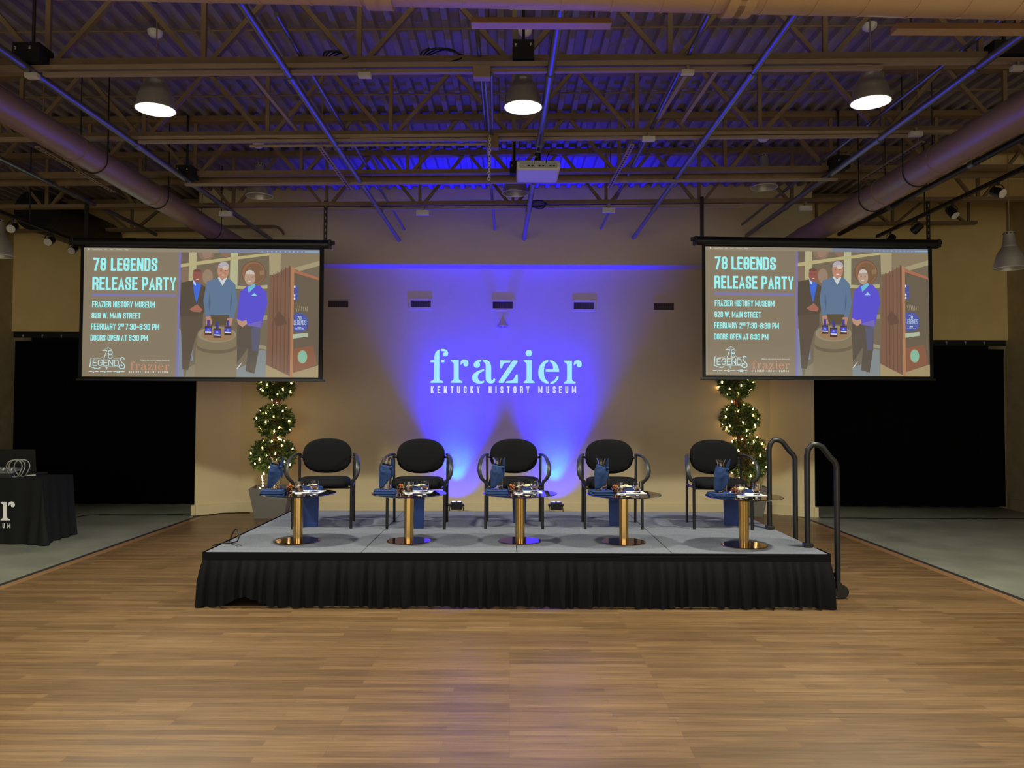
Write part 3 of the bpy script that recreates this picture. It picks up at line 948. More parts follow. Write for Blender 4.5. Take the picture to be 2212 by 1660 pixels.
trackspot(e, 101, (.1, -1, -.5), 'black track spotlight in the left bay, second from the left edge')
trackspot(e, 152, (.1, -1, -.6), 'black track spotlight touching the corner of the left screen')
e = track(10.4, 1895, 511, 'black spotlight track in the right side bay')
trackspot(e, 1928, (0, 1, -.5), 'black track spotlight just above the right screen')
trackspot(e, 1985, (-.5, .8, -.6), 'black track spotlight left of the right screen hanger')
trackspot(e, 2064, (.3, -.6, -.8), 'black track spotlight right of the right screen hanger')
trackspot(e, 2165, (.3, -.9, -.5), 'black track spotlight nearest the right edge')
# ---------------------------------------------------------------- stage
SF, SB, SZ = 6.07, 8.50, .42
SX0 = G(447, 1191, SZ).x
SX1 = G(1786, 1196, SZ).x
DW = (SX1 - SX0) / 4
for i, nm in enumerate(('left end section', 'left middle section', 'right middle section', 'right end section with the steps')):
    x0, x1 = SX0 + DW * i, SX0 + DW * (i + 1)
    t = thing('stage_deck', 'grey carpeted portable stage deck, ' + nm, 'stage', ((x0 + x1) / 2, (SF + SB) / 2, 0), 0, 'portable stage decks')
    MB().b2(x0 + .003, x1 - .003, SF + .004, SB - .004, SZ - .014, SZ).done('carpet_top', M_CARPET, t, False, .002, world=True)
    MB().b2(x0 + .001, x1 - .001, SF, SB, SZ - .09, SZ - .014).done('frame', M_BLACK, t, False, world=True)
    for xx in (x0 + .08, x1 - .08):
        for yy in (SF + .1, SB - .1):
            MB().cyl((xx, yy, 0), (xx, yy, SZ - .08), .02, 10).done('leg', M_BLACK, t, world=True)
# pleated skirt around left, front and right
def skirt():
    t = thing('stage_skirt', 'black gathered cloth skirt hung around the front and ends of the stage', 'skirt', ((SX0 + SX1) / 2, SF - .02, 0))
    path = []
    o = .012
    segs = [((SX0 - o, SB), (SX0 - o, SF - o), 150), ((SX0 - o, SF - o), (SX1 + o, SF - o), 620), ((SX1 + o, SF - o), (SX1 + o, SF + .28), 20), ]
    for (a, b, n) in segs:
        d = Vector((b[0] - a[0], b[1] - a[1]))
        nn = Vector((d.y, -d.x)).normalized()
        for i in range(n):
            u = i / n
            path.append((Vector(a) + d * u, nn))
    # soften the corner normals
    N = [p[1] for p in path]
    for _ in range(6):
        N = [N[0]] + [(N[i - 1] + N[i] * 2 + N[i + 1]).normalized() for i in range(1, len(N) - 1)] + [N[-1]]
    r2 = random.Random(3)
    ph = [r2.uniform(0, 6.28) for _ in range(6)]
    zs = [(SZ - .002, 0), (SZ - .055, 0), (SZ - .062, .06), (SZ - .1, .35), (SZ - .17, .7), (.2, .9), (.1, 1.0), (.012, 1.1)]
    rows = []
    for z, k in zs:
        row = []
        for i, (p, _) in enumerate(path):
            s_ = i * .0079
            w = (math.sin(s_ * 74 + 2.2 * math.sin(s_ * 7.3 + ph[0]) + ph[1]) * .6 + math.sin(s_ * 121 + 1.7 * math.sin(s_ * 4.1) + ph[2]) * .3
                 + math.sin(s_ * 31 + ph[3]) * .35)
            off = k * (.045 + .024 * w) if k else 0
            zz = z
            if z < .3:
                bump = math.exp(-((p.x + 2.06) / .12) ** 2) if p.y < SF else 0
                zz = z + bump * .07 * (1 - z / .3) + .006 * math.sin(s_ * 9)
            q = p + N[i] * off
            row.append((q.x, q.y, max(zz, .004)))
        rows.append(row)
    MB().grid(rows[1:]).done('pleats', M_SKIRT, t, world=True, ang=80)
    MB().grid([[(p.x + N[i].x * .006, p.y + N[i].y * .006, SZ + .001) for i, (p, _) in enumerate(path)], [(p.x + N[i].x * .006, p.y + N[i].y * .006, SZ - .06) for i, (p, _) in enumerate(path)]]).done('top_band', M_SKIRT, t, world=True, ang=80)
skirt()
# steps with two handrails
t = thing('stage_steps', 'black rolling stage step unit with two bent handrails at the right end', 'steps', (2.62, 6.85, 0))
Y0, Y1 = 6.36, 7.29
xa, xb = V(1744, 1100, Y0).x, V(1808, 1100, Y0).x
MB().b2(xa + .085, xb - .03, Y0 + .03, Y1 - .03, .2, .23).done('tread', M_CARPET, t, False, world=True)
for yy in (Y0 + .03, Y1 - .03):
    MB().bar((xa + .08, yy, .19), (xb, yy, .19), .03, .03).done('side_rail', M_BLACK, t, False, world=True)
for yy in (Y0, Y1):
    ctrl = [(xa, SZ - .03), (xa, 1.17), (xa + .012, 1.225), (xa + .045, 1.262), (xa + .085, 1.262), (xa + .125, 1.245), (xb - .05, 1.155), (xb - .018, 1.125), (xb, 1.085), (xb, 1.04), (xb, .1)]
    MB().tube([(x, yy, z) for x, z in ctrl], .0235, 14).done('handrail', M_BLACK, t, world=True)
    MB().cyl((xb + .03, yy - .016, .058), (xb + .03, yy + .016, .058), .056, 18).done('caster', M_BLACK, t, world=True)
    MB().box((xb + .008, yy, .1), (.04, .045, .06)).done('caster_fork', M_BLACK, t, False, world=True)
    MB().box((xa + .002, yy, SZ + .02), (.07, .07, .03)).done('rail_socket', M_BLACK, t, False, .004, world=True)
# ---------------------------------------------------------------- chairs
POS = ['leftmost', 'second from the left', 'middle', 'second from the right', 'rightmost']
def superell(a, b, n, seg):
    out = []
    for k in range(seg):
        w = 2 * math.pi * k / seg
        c, s_ = math.cos(w), math.sin(w)
        out.append((a * math.copysign(abs(c) ** (2 / n), c), b * math.copysign(abs(s_) ** (2 / n), s_)))
    return out
def chair():
    t = thing('stage_armchair', '', 'chair', (0, 0, 0), 0, 'black oval-back armchairs on the stage')
    # seat cushion: stacked superellipses
    mb = MB()
    rows = []
    for k, z in ((.72, .372), (.93, .378), (1.0, .395), (1.0, .42), (.97, .448), (.88, .46), (.55, .466), (.01, .468)):
        rows.append([(x * k, y * k - .02 + 0, z - (.02 * max(0, -(y * k) - .1) / .13 if z > .42 else 0)) for x, y in superell(.245, .235, 3.4, 48)])
    for r_ in rows:
        r_.append(r_[0])
    mb.grid(rows)
    mb.add(rows[0][:-1], [tuple(range(48))])
    mb.done('seat', M_FABRIC, t, ang=60)
    # oval back cushion
    mb = MB()
    rows = []
    th = R(9)
    for k, y in ((.01, -.03), (.55, -.029), (.86, -.024), (.96, -.014), (1.0, .0), (.985, .014), (.93, .022), (.01, .024)):
        row = []
        for x, z in superell(.238, .172, 2.45, 56):
            zz, yy = z * k, y - .03 * (1 - (x * k / .24) ** 2) * 0 + .02 * (x * k / .24) ** 2 * -1
            row.append((x * k, .215 + yy * math.cos(th) + zz * math.sin(th) + .02, .655 + zz * math.cos(th) - yy * math.sin(th)))
        row.append(row[0])
        rows.append(row)
    mb.grid(rows)
    mb.done('backrest', M_FABRIC, t, ang=60)
    for s_ in (-1, 1):
        MB().tube([(s_ * .262, .245, 0), (s_ * .262, .232, .3), (s_ * .264, .215, .5), (s_ * .266, .215, .672)], .0125, 12).done('rear_leg', M_CHAIR, t)
        MB().tube([(s_ * .268, -.21, 0), (s_ * .268, -.205, .3), (s_ * .268, -.205, .425), (s_ * .278, -.212, .455)], .0135, 12).done('front_leg', M_CHAIR, t)
        arm = [(s_ * .258, .21, .672), (s_ * .274, .15, .676), (s_ * .292, .06, .674), (s_ * .306, -.05, .66), (s_ * .318, -.13, .634), (s_ * .326, -.19, .595), (s_ * .328, -.222, .55), (s_ * .322, -.235, .51), (s_ * .306, -.228, .475), (s_ * .284, -.216, .45), (s_ * .27, -.208, .43)]
        MB().tube(arm, [.013, .018, .022, .024, .024, .024, .023, .021, .018, .015, .013], 12, rb=.0125, up=Vector((s_ * .5, -.6, .6)).normalized()).done('armrest', M_PAD, t)
        MB().cyl((s_ * .266, .215, .645), (s_ * .225, .222, .645), .011, 10).done('back_bracket', M_CHAIR, t)
        MB().cyl((s_ * .266, -.205, .385), (s_ * .263, .225, .385), .0095, 10).done('side_stretcher', M_CHAIR, t)
    MB().cyl((-.265, -.12, .372), (.265, -.12, .372), .009, 10).done('seat_rail', M_CHAIR, t)
    MB().cyl((-.263, .14, .372), (.263, .14, .372), .009, 10).done('seat_rail', M_CHAIR, t)
    return t
# ---------------------------------------------------------------- side tables and what stands on them
TZ = .41
def table():
    t = thing('side_table', '', 'table', (0, 0, 0), 0, 'small round brass tables on the stage')
    MB().lathe([(0, .009), (.182, .009), (.187, .006), (.187, 0), (0, 0)], seg=48).done('base_plate', M_ROSE, t, ang=30)
    mb = MB()
    for k in range(8):
        w = 2 * math.pi * k / 8
        pass
    prof = []
    for k in range(48):
        w = 2 * math.pi * k / 48
        r_ = .039 + .0018 * math.cos(8 * w)
        prof.append((r_ * math.cos(w), r_ * math.sin(w)))
    prof.append(prof[0])
    mb.grid([[(x, y, z) for x, y in prof] for z in (.009, TZ - .016)])
    mb.done('column', M_BRASS, t)
    MB().lathe([(0, TZ - .014), (.07, TZ - .014), (.07, TZ - .009), (0, TZ - .009)], seg=32).done('top_mount', M_BRASS, t, ang=30)
    MB().lathe([(0, TZ), (.313, TZ), (.316, TZ - .002), (.316, TZ - .006), (.313, TZ - .008), (0, TZ - .008)], seg=64).done('glass_top', M_SMOKE, t, ang=30)
    return t
def carafe(i):
    t = thing('water_carafe', '', 'carafe', (0, 0, 0), 0, 'napkin-wrapped carafes on the stage tables')
    out = [(.0, 0), (.047, 0), (.05, .006), (.05, .05), (.049, .12), (.046, .155), (.036, .19), (.029, .215), (.028, .23), (.033, .25), (.042, .268)]
    inn = [(a - .003, max(z, .006)) for a, z in out[2:]][::-1] + [(0, .006)]
    MB().lathe(out + inn, seg=28).done('bottle', M_GLASS, t)
    # tied napkin: wraps the shoulder, lower hem cut on a slant
    rv = random.Random(20 + i)
    rows = []
    for v in range(15):
        u = v / 14
        row = []
        for k in range(49):
            w = 2 * math.pi * k / 48
            # hem: low at the left front, high at the right
            hem = .075 - .07 * math.cos(w - R(215))
            hem = max(.012, hem)
            top = .208 + .01 * math.cos(w - R(150))
            z = top + (hem - top) * u
            base = .031 if z > .215 else (.031 + (.215 - z) / .07 * .019 if z > .145 else .051)
            fold = .0035 * math.sin(z * 330 + 1.8 * math.sin(w * 2 + i) + i) * min(1, u * 4) * (1 if z > .12 else .3) + .003 * math.sin(w * 3 + i * 1.7 + u * 4)
            row.append(((base + .004 + fold) * math.cos(w), (base + .004 + fold) * math.sin(w), z))
        rows.append(row)
    nk = MB().grid(rows).done('tied_napkin', M_NAVY, t, solid=.003, ang=70)
    kx, ky, kz = .048, -.02, .185
    MB().ball((kx, ky, kz), .017, 12, 8, (1, 1, .8)).done('knot', M_NAVY, nk)
    for dx, dz, ln in ((.012 if i % 2 else .022, 1, .085), (.012, -1, .09)):
        pts, rr = [], []
        for k in range(8):
            u = k / 7
            pts.append((kx + dx * u + .006 * math.sin(u * 3 + i), ky - .004 * u, kz + dz * ln * u))
            rr.append(.004 + .013 * math.sin(math.pi * min(1, .15 + .8 * u)) * (1 - .5 * u))
        MB().tube(pts, rr, 10, rb=.004, up=Vector((0, 1, 0))).done('napkin_end', M_NAVY, nk)
    return t
def folded(name, w, d, h, nlay, m, label_part=None):
    t = thing(name, '', 'napkin')
    mb = MB()
    for k in range(nlay):
        z0 = h * k / nlay
        q = superell(w / 2 * (1 - .02 * k), d / 2 * (1 - .03 * k), 7, 40)
        rows = [[(x * s_, y * s_, z0 + zz * h / nlay) for x, y in q] for s_, zz in ((.97, 0), (1, .35), (1, .65), (.96, .98), (.01, 1.0 if k == nlay - 1 else .98))]
        for r_ in rows:
            r_.append(r_[0])
        mb.grid(rows)
    mb.done('fold', m, t, ang=50)
    return t
def rocks():
    t = thing('rocks_glass', '', 'glass', (0, 0, 0), 0, 'rocks glasses on the stage tables')
    out = [(0, 0), (.034, 0), (.0365, .004), (.0385, .04), (.041, .085)]
    inn = [(.0385, .085), (.036, .04), (.034, .014), (0, .014)]
    MB().lathe(out + inn, seg=28).done('tumbler', M_GLASS, t)
    MB().lathe([(0, .0145), (.0335, .0145), (.0345, .032), (0, .032)], seg=24).done('drink', M_WATER, t)
    MB().box((.008, -.006, .045), (.026, .024, .024), Matrix.Rotation(.5, 3, 'Z') @ Matrix.Rotation(.3, 3, 'X')).done('ice_cube', M_CREAM, t, False, .003)
    MB().box((-.012, .008, .04), (.022, .022, .02), Matrix.Rotation(1.1, 3, 'Z') @ Matrix.Rotation(-.3, 3, 'X')).done('ice_cube', M_CREAM, t, False, .003)
    return t
def nosing():
    t = thing('tasting_glass', '', 'glass', (0, 0, 0), 0, 'small tasting glasses on the stage tables')
    out = [(0, 0), (.026, 0), (.028, .003), (.024, .01), (.02, .018), (.026, .026), (.037, .045), (.038, .058), (.034, .075), (.03, .098)]
    inn = [(.028, .098), (.032, .075), (.036, .057), (.034, .045), (.022, .028), (0, .024)]
    MB().lathe(out + inn, seg=28).done('bowl', M_GLASS, t)
    MB().lathe([(0, .0245), (.021, .0285), (.03, .039), (0, .039)], seg=24).done('drink', M_WATER, t)
    return t
def snack():
    t = thing('snack_cup', '', 'snack cup', (0, 0, 0), 0, 'small cups of brown snack on the stage tables')
    out = [(0, 0), (.022, 0), (.033, .058)]
    MB().lathe(out + [(.031, .058), (.021, .003), (0, .003)], seg=20).done('cup', M_GLASS, t)
    rv = random.Random(4)
    mb = MB()
    for k in range(46):
        z = .006 + .066 * (k / 46)
        rr = (.019 + .011 * min(z / .058, 1)) * math.sqrt(rv.random()) * (1 if z < .056 else .7)
        w = rv.uniform(0, 6.28)
        mb.ball((rr * math.cos(w), rr * math.sin(w), z), rv.uniform(.006, .009), 8, 5, (1, rv.uniform(.6, 1), rv.uniform(.6, 1)))
    mb.done('snack_heap', M_NUT, t, kind='stuff')
    return t
def paper():
    t = thing('paper_mat', '', 'paper', (0, 0, 0), 0, 'white tasting mats on the stage tables')
    mb = MB().box((0, 0, .001), (.26, .19, .0016))
    mb.k = 1
    for x, y in ((-.065, -.03), (.065, -.03)):
        mb.lathe([(0, .0021), (.043, .0021), (.043, .0012)], (x, y, 0), 24)
    mb.done('sheet', [M_PAPER, M_MATTE], t, False)
    return t
def wafers():
    t = thing('wafer_plate', '', 'plate', (0, 0, 0), 0, 'small plates of wafers at the back of the stage tables')
    MB().lathe([(0, .002), (.03, .002), (.05, .008), (.051, .01), (.03, .005), (0, .005)], seg=24).done('plate', M_WHITE, t)
    for k, (x, y, r_, z) in enumerate(((-.014, .0, .3, .009), (.016, .006, 1.2, .009), (0, -.01, 2.2, .016))):
        MB().box((x, y, z), (.04, .026, .008), Matrix.Rotation(r_, 3, 'Z')).done('wafer', M_CREAM, t, False, .002)
    return t
def bag():
    t = thing('gift_bag', '', 'bag', (0, 0, 0), 0, 'tall blue bags standing under the chairs')
    b, w, d, h = [], .062, .04, .345
    lo = [(-w, -d), (w, -d), (w, d), (-w, d)]
    k = 1.16
    rows = [[(x, y, 0) for x, y in lo + lo[:1]], [(x * k, y * k, h) for x, y in lo + lo[:1]]]
    mb = MB().grid(rows)
    mb.add([(x, y, 0) for x, y in lo], [(0, 1, 2, 3)])
    mb.done('bag_body', M_BAG, t, False, .004, solid=.003)
    return t
P_CH, P_TB, P_RK, P_NO, P_SN, P_PA, P_WA, P_BG = chair(), table(), rocks(), nosing(), snack(), paper(), wafers(), bag()
P_NU = folded('folded_napkin', .19, .2, .032, 3, M_NAVY)
P_NB = folded('folded_napkin', .17, .1, .03, 3, M_BAG)
P_CF = [carafe(i) for i in range(5)]
index_kids()
def spawn(proto, used, loc, rz, label, cat=None, group=None):
    if not used:
        o = proto
        o.location = loc
        o.rotation_euler = (0, 0, rz)
    else:
        o = dup(proto, loc, rz)
    o['label'] = label
    if group:
        o['group'] = group
    return o
CH = [(695, 1143, 707), (898, 1144, 909), (1110.5, 1143, 1110), (1325.5, 1144, 1316), (1562, 1145, 1542)]
TB = [(643, 1170), (883, 1170), (1123, 1170), (1347.5, 1172), (1607, 1179)]
BG = [(668, 1140), (899, 1143), (1122, 1131), (1332, 1138), (1583, 1137)]
CLUE = ['with a blue carafe and a chair beside the left lit tree', 'left of the middle one', 'standing in front of the middle chair', 'right of the middle one', 'nearest the handrails']
for i in range(5):
    f = G(CH[i][0], CH[i][1], SZ)
    bk = V(CH[i][2], 988, f.y + .42)
    rz = math.atan2(bk.x - f.x, bk.y - f.y) * -1
    c = f + Vector((-math.sin(rz) * .21, math.cos(rz) * .21, 0))
    spawn(P_CH, i, c, rz, 'black oval-back armchair, ' + ['leftmost of the five, beside the left lit tree', 'second from the left, left of the middle chair', 'in the middle of the five, below the wall lettering', 'second from the right, right of the middle chair', 'rightmost of the five, in front of the right lit tree'][i])
    b = G(TB[i][0], TB[i][1], SZ)
    PI = POS[i]
    spawn(P_TB, i, b, R(20 * i), 'round smoked-glass side table on a brass column, ' + PI + ' of the five')
    T = b + Vector((0, 0, TZ + .0005))
    r_ = R(-4 if i < 3 else 5)
    at = lambda x, y, z=0.0: T + Vector((x, y, z))
    spawn(P_NU, i, at(-.2, -.035), R(3 + 2 * i), 'folded navy napkin under the carafe on the ' + PI + ' table', None, 'folded navy napkins under the carafes')
    cf = P_CF[i]
    cf.location = at(-.195, -.02, .034)
    cf.rotation_euler = (0, 0, R((10, -4, 0, 6, 14)[i]))
    cf['label'] = 'glass water carafe wrapped in a blue tied napkin on the ' + PI + ' table'
    spawn(P_PA, i, at(.06, .08), R((-6, -3, 0, 3, 5)[i]), 'white tasting mat under the glasses on the ' + PI + ' table')
    spawn(P_SN, i, at(-.073, .0), R(33 * i), 'small clear cup of brown snack on the ' + PI + ' table')
    spawn(P_RK, i, at(-.01, .06, .0022), R(40 * i), 'clear rocks glass with amber drink on the ' + PI + ' table')
    spawn(P_NO, i, at(.125, .055, .0022), R(15 * i), 'small bulbous tasting glass on the ' + PI + ' table')
    spawn(P_NB, i, at(.06, .235), R(4 * i - 8), 'folded dark blue napkin behind the glasses on the ' + PI + ' table', None, 'folded dark blue napkins at the table backs')
    spawn(P_WA, i, at(.06, .235, .0305), R(50 * i), 'small white plate of cream wafers on the ' + PI + ' table')
    g = G(BG[i][0], BG[i][1], SZ)
    spawn(P_BG, i, g + Vector((0, .05, 0)), R((6, 4, 0, -5, -8)[i]), 'tall blue paper bag standing under the ' + PI + ' chair')
# ---------------------------------------------------------------- uplights
for px, lb in ((986, 'small black LED floor light behind the stage, left, shining blue up the wall'), (1201, 'small black LED floor light behind the stage, right, shining blue up the wall')):
    p = V(px, 1090, 11.17)
    t = thing('floor_uplight', lb, 'light', (p.x, 11.17, 0), 0, 'blue floor uplights')
    MB().box((0, 0, .14), (.165, .1, .11)).done('housing', M_BLACK, t, False, .008)
    for x in (-.04, .04):
        MB().cyl((x, 0, .195), (x, 0, .2), .026, 16).done('led_lens', emi('blue_led', (.25, .3, 1, 1), 6), t)
    for s_ in (-1, 1):
        MB().tube([(s_ * .09, 0, .15), (s_ * .1, 0, .1), (s_ * .105, 0, .012), (s_ * .105, .06, .006)], .007, 8).done('yoke_arm', M_BLACK, t)
        MB().box((s_ * .105, 0, .006), (.02, .14, .012)).done('foot', M_BLACK, t, False)
        MB().cyl((s_ * .08, 0, .15), (s_ * .115, 0, .15), .018, 12).done('knob', M_BLACK, t)
# ---------------------------------------------------------------- projected wordmark on the wall, its projector light put into glowing letter meshes
t = thing('projected_wordmark', 'glowing white frazier kentucky history museum lettering on the blue-lit wall', 'projection', V(1090, 800, YN - .0015))
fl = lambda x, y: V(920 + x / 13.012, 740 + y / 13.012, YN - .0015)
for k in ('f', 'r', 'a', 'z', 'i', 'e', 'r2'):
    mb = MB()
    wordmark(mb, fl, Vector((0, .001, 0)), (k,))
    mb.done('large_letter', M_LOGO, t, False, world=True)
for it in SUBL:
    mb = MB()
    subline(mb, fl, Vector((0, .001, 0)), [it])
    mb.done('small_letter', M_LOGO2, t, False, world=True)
# wall vents
for i, (px, py) in enumerate(((731, 657), (909, 657), (1086, 659.5), (1261, 661), (1434, 663))):
    p = V(px, py, YN)
    t = thing('wall_vent', 'louvred air vent high on the stage wall, ' + POS[i] + ' of five', 'vent', p, 0, 'air vents on the stage wall')
    fr = MB()
    fr.b2(-.175, .175, -.011, 0, .05, .08).b2(-.175, .175, -.011, 0, -.08, -.05).b2(-.175, -.15, -.011, 0, -.05, .05).b2(.15, .175, -.011, 0, -.05, .05)
    fr.done('frame', M_WALL, t, False)
    MB().b2(-.15, .15, -.004, -.001, -.05, .05).done('duct_dark', M_MATTE, t, False)
    lv = MB()
    for k in range(21):
        x = -.144 + k * .0144
        lv.box((x, -.007, 0), (.0045, .007, .098), Matrix.Rotation(.5, 3, 'Z'))
    lv.done('louvres', M_STEEL, t, False)
p = V(1086, 700, YN)
t = thing('wall_horn', 'small round cream fitting on the wall below the middle vent, lit blue from below', 'wall fitting', p)
MB().lathe([(0, .05), (.03, .05), (.04, .02), (.075, -.03), (.078, -.045), (.07, -.05), (0, -.03)], (0, -.09, 0), 24).done('cone', M_WALL, t)
MB().b2(-.03, .03, -.07, 0, 0, .05).done('bracket', M_WALL, t, False, .004)
MB().ball((0, -.09, -.045), .02, 12, 8).done('sensor', M_WHITE, t)
# ---------------------------------------------------------------- lit topiary trees
LEAFV = [(0, 0, 0), (.016, .016, .004), (0, .05, -.003), (-.016, .016, .004)]
def foliage(c, rx, rz, n, seed):
    rv = random.Random(seed)
    mb = MB()
    for k in range(n):
        v = Vector((rv.gauss(0, 1), rv.gauss(0, 1), rv.gauss(0, 1))).normalized()
        sr = rv.uniform(.6, 1.06)
        p = Vector(c) + Vector((v.x * rx, v.y * rx, v.z * rz)) * sr
        d = (v + Vector((rv.uniform(-.8, .8), rv.uniform(-.8, .8), rv.uniform(-.7, .5)))).normalized()
        s_ = Vector((rv.uniform(-1, 1), rv.uniform(-1, 1), rv.uniform(-1, 1)))
        s_ = (s_ - d * s_.dot(d)).normalized()
        n_ = d.cross(s_)
        mb.k = 0 if rv.random() < .62 else 1
        q = rv.uniform(.8, 1.35)
        mb.add([p + s_ * (a * q) + d * (b * q) + n_ * (h * q) for a, b, h in LEAFV], [(0, 1, 2), (0, 2, 3)])
    return mb
def tree(px, py, dep, balls, label, slabel, seed, rz):
    base = V(px, py, dep)
    base = G(px, py, 0)
    t = thing('potted_topiary', label, 'tree', base, 0)
    PH = .42
    lo, hi = .2, .275
    rows = []
    for s_, z in ((lo, 0), (hi, PH), (hi - .02, PH), (hi - .025, PH - .05)):
        rows.append([(x * s_, y * s_, z) for x, y in ((-1, -1), (1, -1), (1, 1), (-1, 1), (-1, -1))])
    pt = MB().grid(rows)
    pt.add([(x * lo, y * lo, 0) for x, y in ((-1, -1), (1, -1), (1, 1), (-1, 1))], [(3, 2, 1, 0)])
    o = pt.done('planter', M_POT, t, False, .004)
    o.rotation_euler = (0, 0, rz)
    MB().lathe([(0, PH - .045), (hi - .03, PH - .05)], seg=20).done('soil', M_BARK, t)
    rv = random.Random(seed)
    cs = []
    for bx, by, rpx, rzpx in balls:
        q = V(bx, by, base.y) - base
        cs.append((q, rpx * base.y / FPX, rzpx * base.y / FPX))
    for j in range(3):
        pts = [Vector((rv.uniform(-.05, .05), rv.uniform(-.05, .05), PH - .06))]
        for q, a, b in cs:
            for u in (-.75, 0, .75):
                pts.append(q + Vector((.035 * math.cos(j * 2.1 + u * 3), .035 * math.sin(j * 2.1 + u * 3), u * b)))
        MB().tube(pts, [.024 - .012 * k / len(pts) for k in range(len(pts))], 8).done('stem', M_BARK, t)
    for i, (q, a, b) in enumerate(cs):
        foliage(q, a, b, 2000, seed * 10 + i).done('foliage_ball', [M_LEAF, M_LEAF2], t, False)
    # string of lights wound over the crown
    st = thing('string_lights', slabel, 'string lights', base + Vector((0, 0, PH)), 0, 'warm string lights wound on the two trees')
    pts = []
    per = 26
    for (q, a, b) in cs:
        for k in range(per):
            u = k / (per - 1)
            w = k * 2.399 + rv.uniform(-.25, .25)
            zz = .9 - 1.75 * u + rv.uniform(-.08, .08)
            rr = math.sqrt(max(.04, 1 - min(1, zz * zz))) * 1.03
            pts.append(q + Vector((math.cos(w) * a * rr, math.sin(w) * a * rr, zz * b * 1.02)))
    for i in range(2):
        for k in range(5):
            u = (k + .5) / 5
            pts.append(cs[i][0].lerp(cs[i + 1][0], .38 + .3 * u) + Vector((rv.uniform(-.09, .09), -.05 + rv.uniform(-.03, .03), 0)))
    for k in range(6):
        pts.append(cs[-1][0] + Vector((-.1 + .035 * rv.uniform(-1, 1), -.16, -cs[-1][2] - .012 - .042 * k)))
    off = Vector((0, 0, -PH))
    MB().tube([p + off for p in pts], .0022, 5).done('wire', M_CABLE, st)
    bulb = None
    for p in pts:
        if bulb is None:
            bulb = MB().lathe([(0, -.006), (.0065, -.004), (.0085, .004), (.006, .016), (.003, .026), (0, .028)], seg=10).done('bulb', M_BULB, st)
            o = bulb
        else:
            o = bulb.copy()
            COL.objects.link(o)
        o.location = p + off
        o.rotation_euler = (rv.uniform(-.4, .4), rv.uniform(-.4, .4), 0)
    return base
LB = tree(587, 1116, 10.9, [(598, 832, 35, 28), (594, 910, 37, 33), (589, 985, 44, 36)], 'three-ball topiary tree in a grey planter behind the left end of the stage', 'warm white string lights wound over the left topiary tree', 5, R(8))
RB = tree(1612, 1112, 10.9, [(1589, 829, 35, 30), (1598, 906, 37, 33), (1614, 990, 42, 48)], 'three-ball topiary tree in a grey planter behind the rightmost chair', 'warm white string lights wound over the right topiary tree', 9, R(-6))
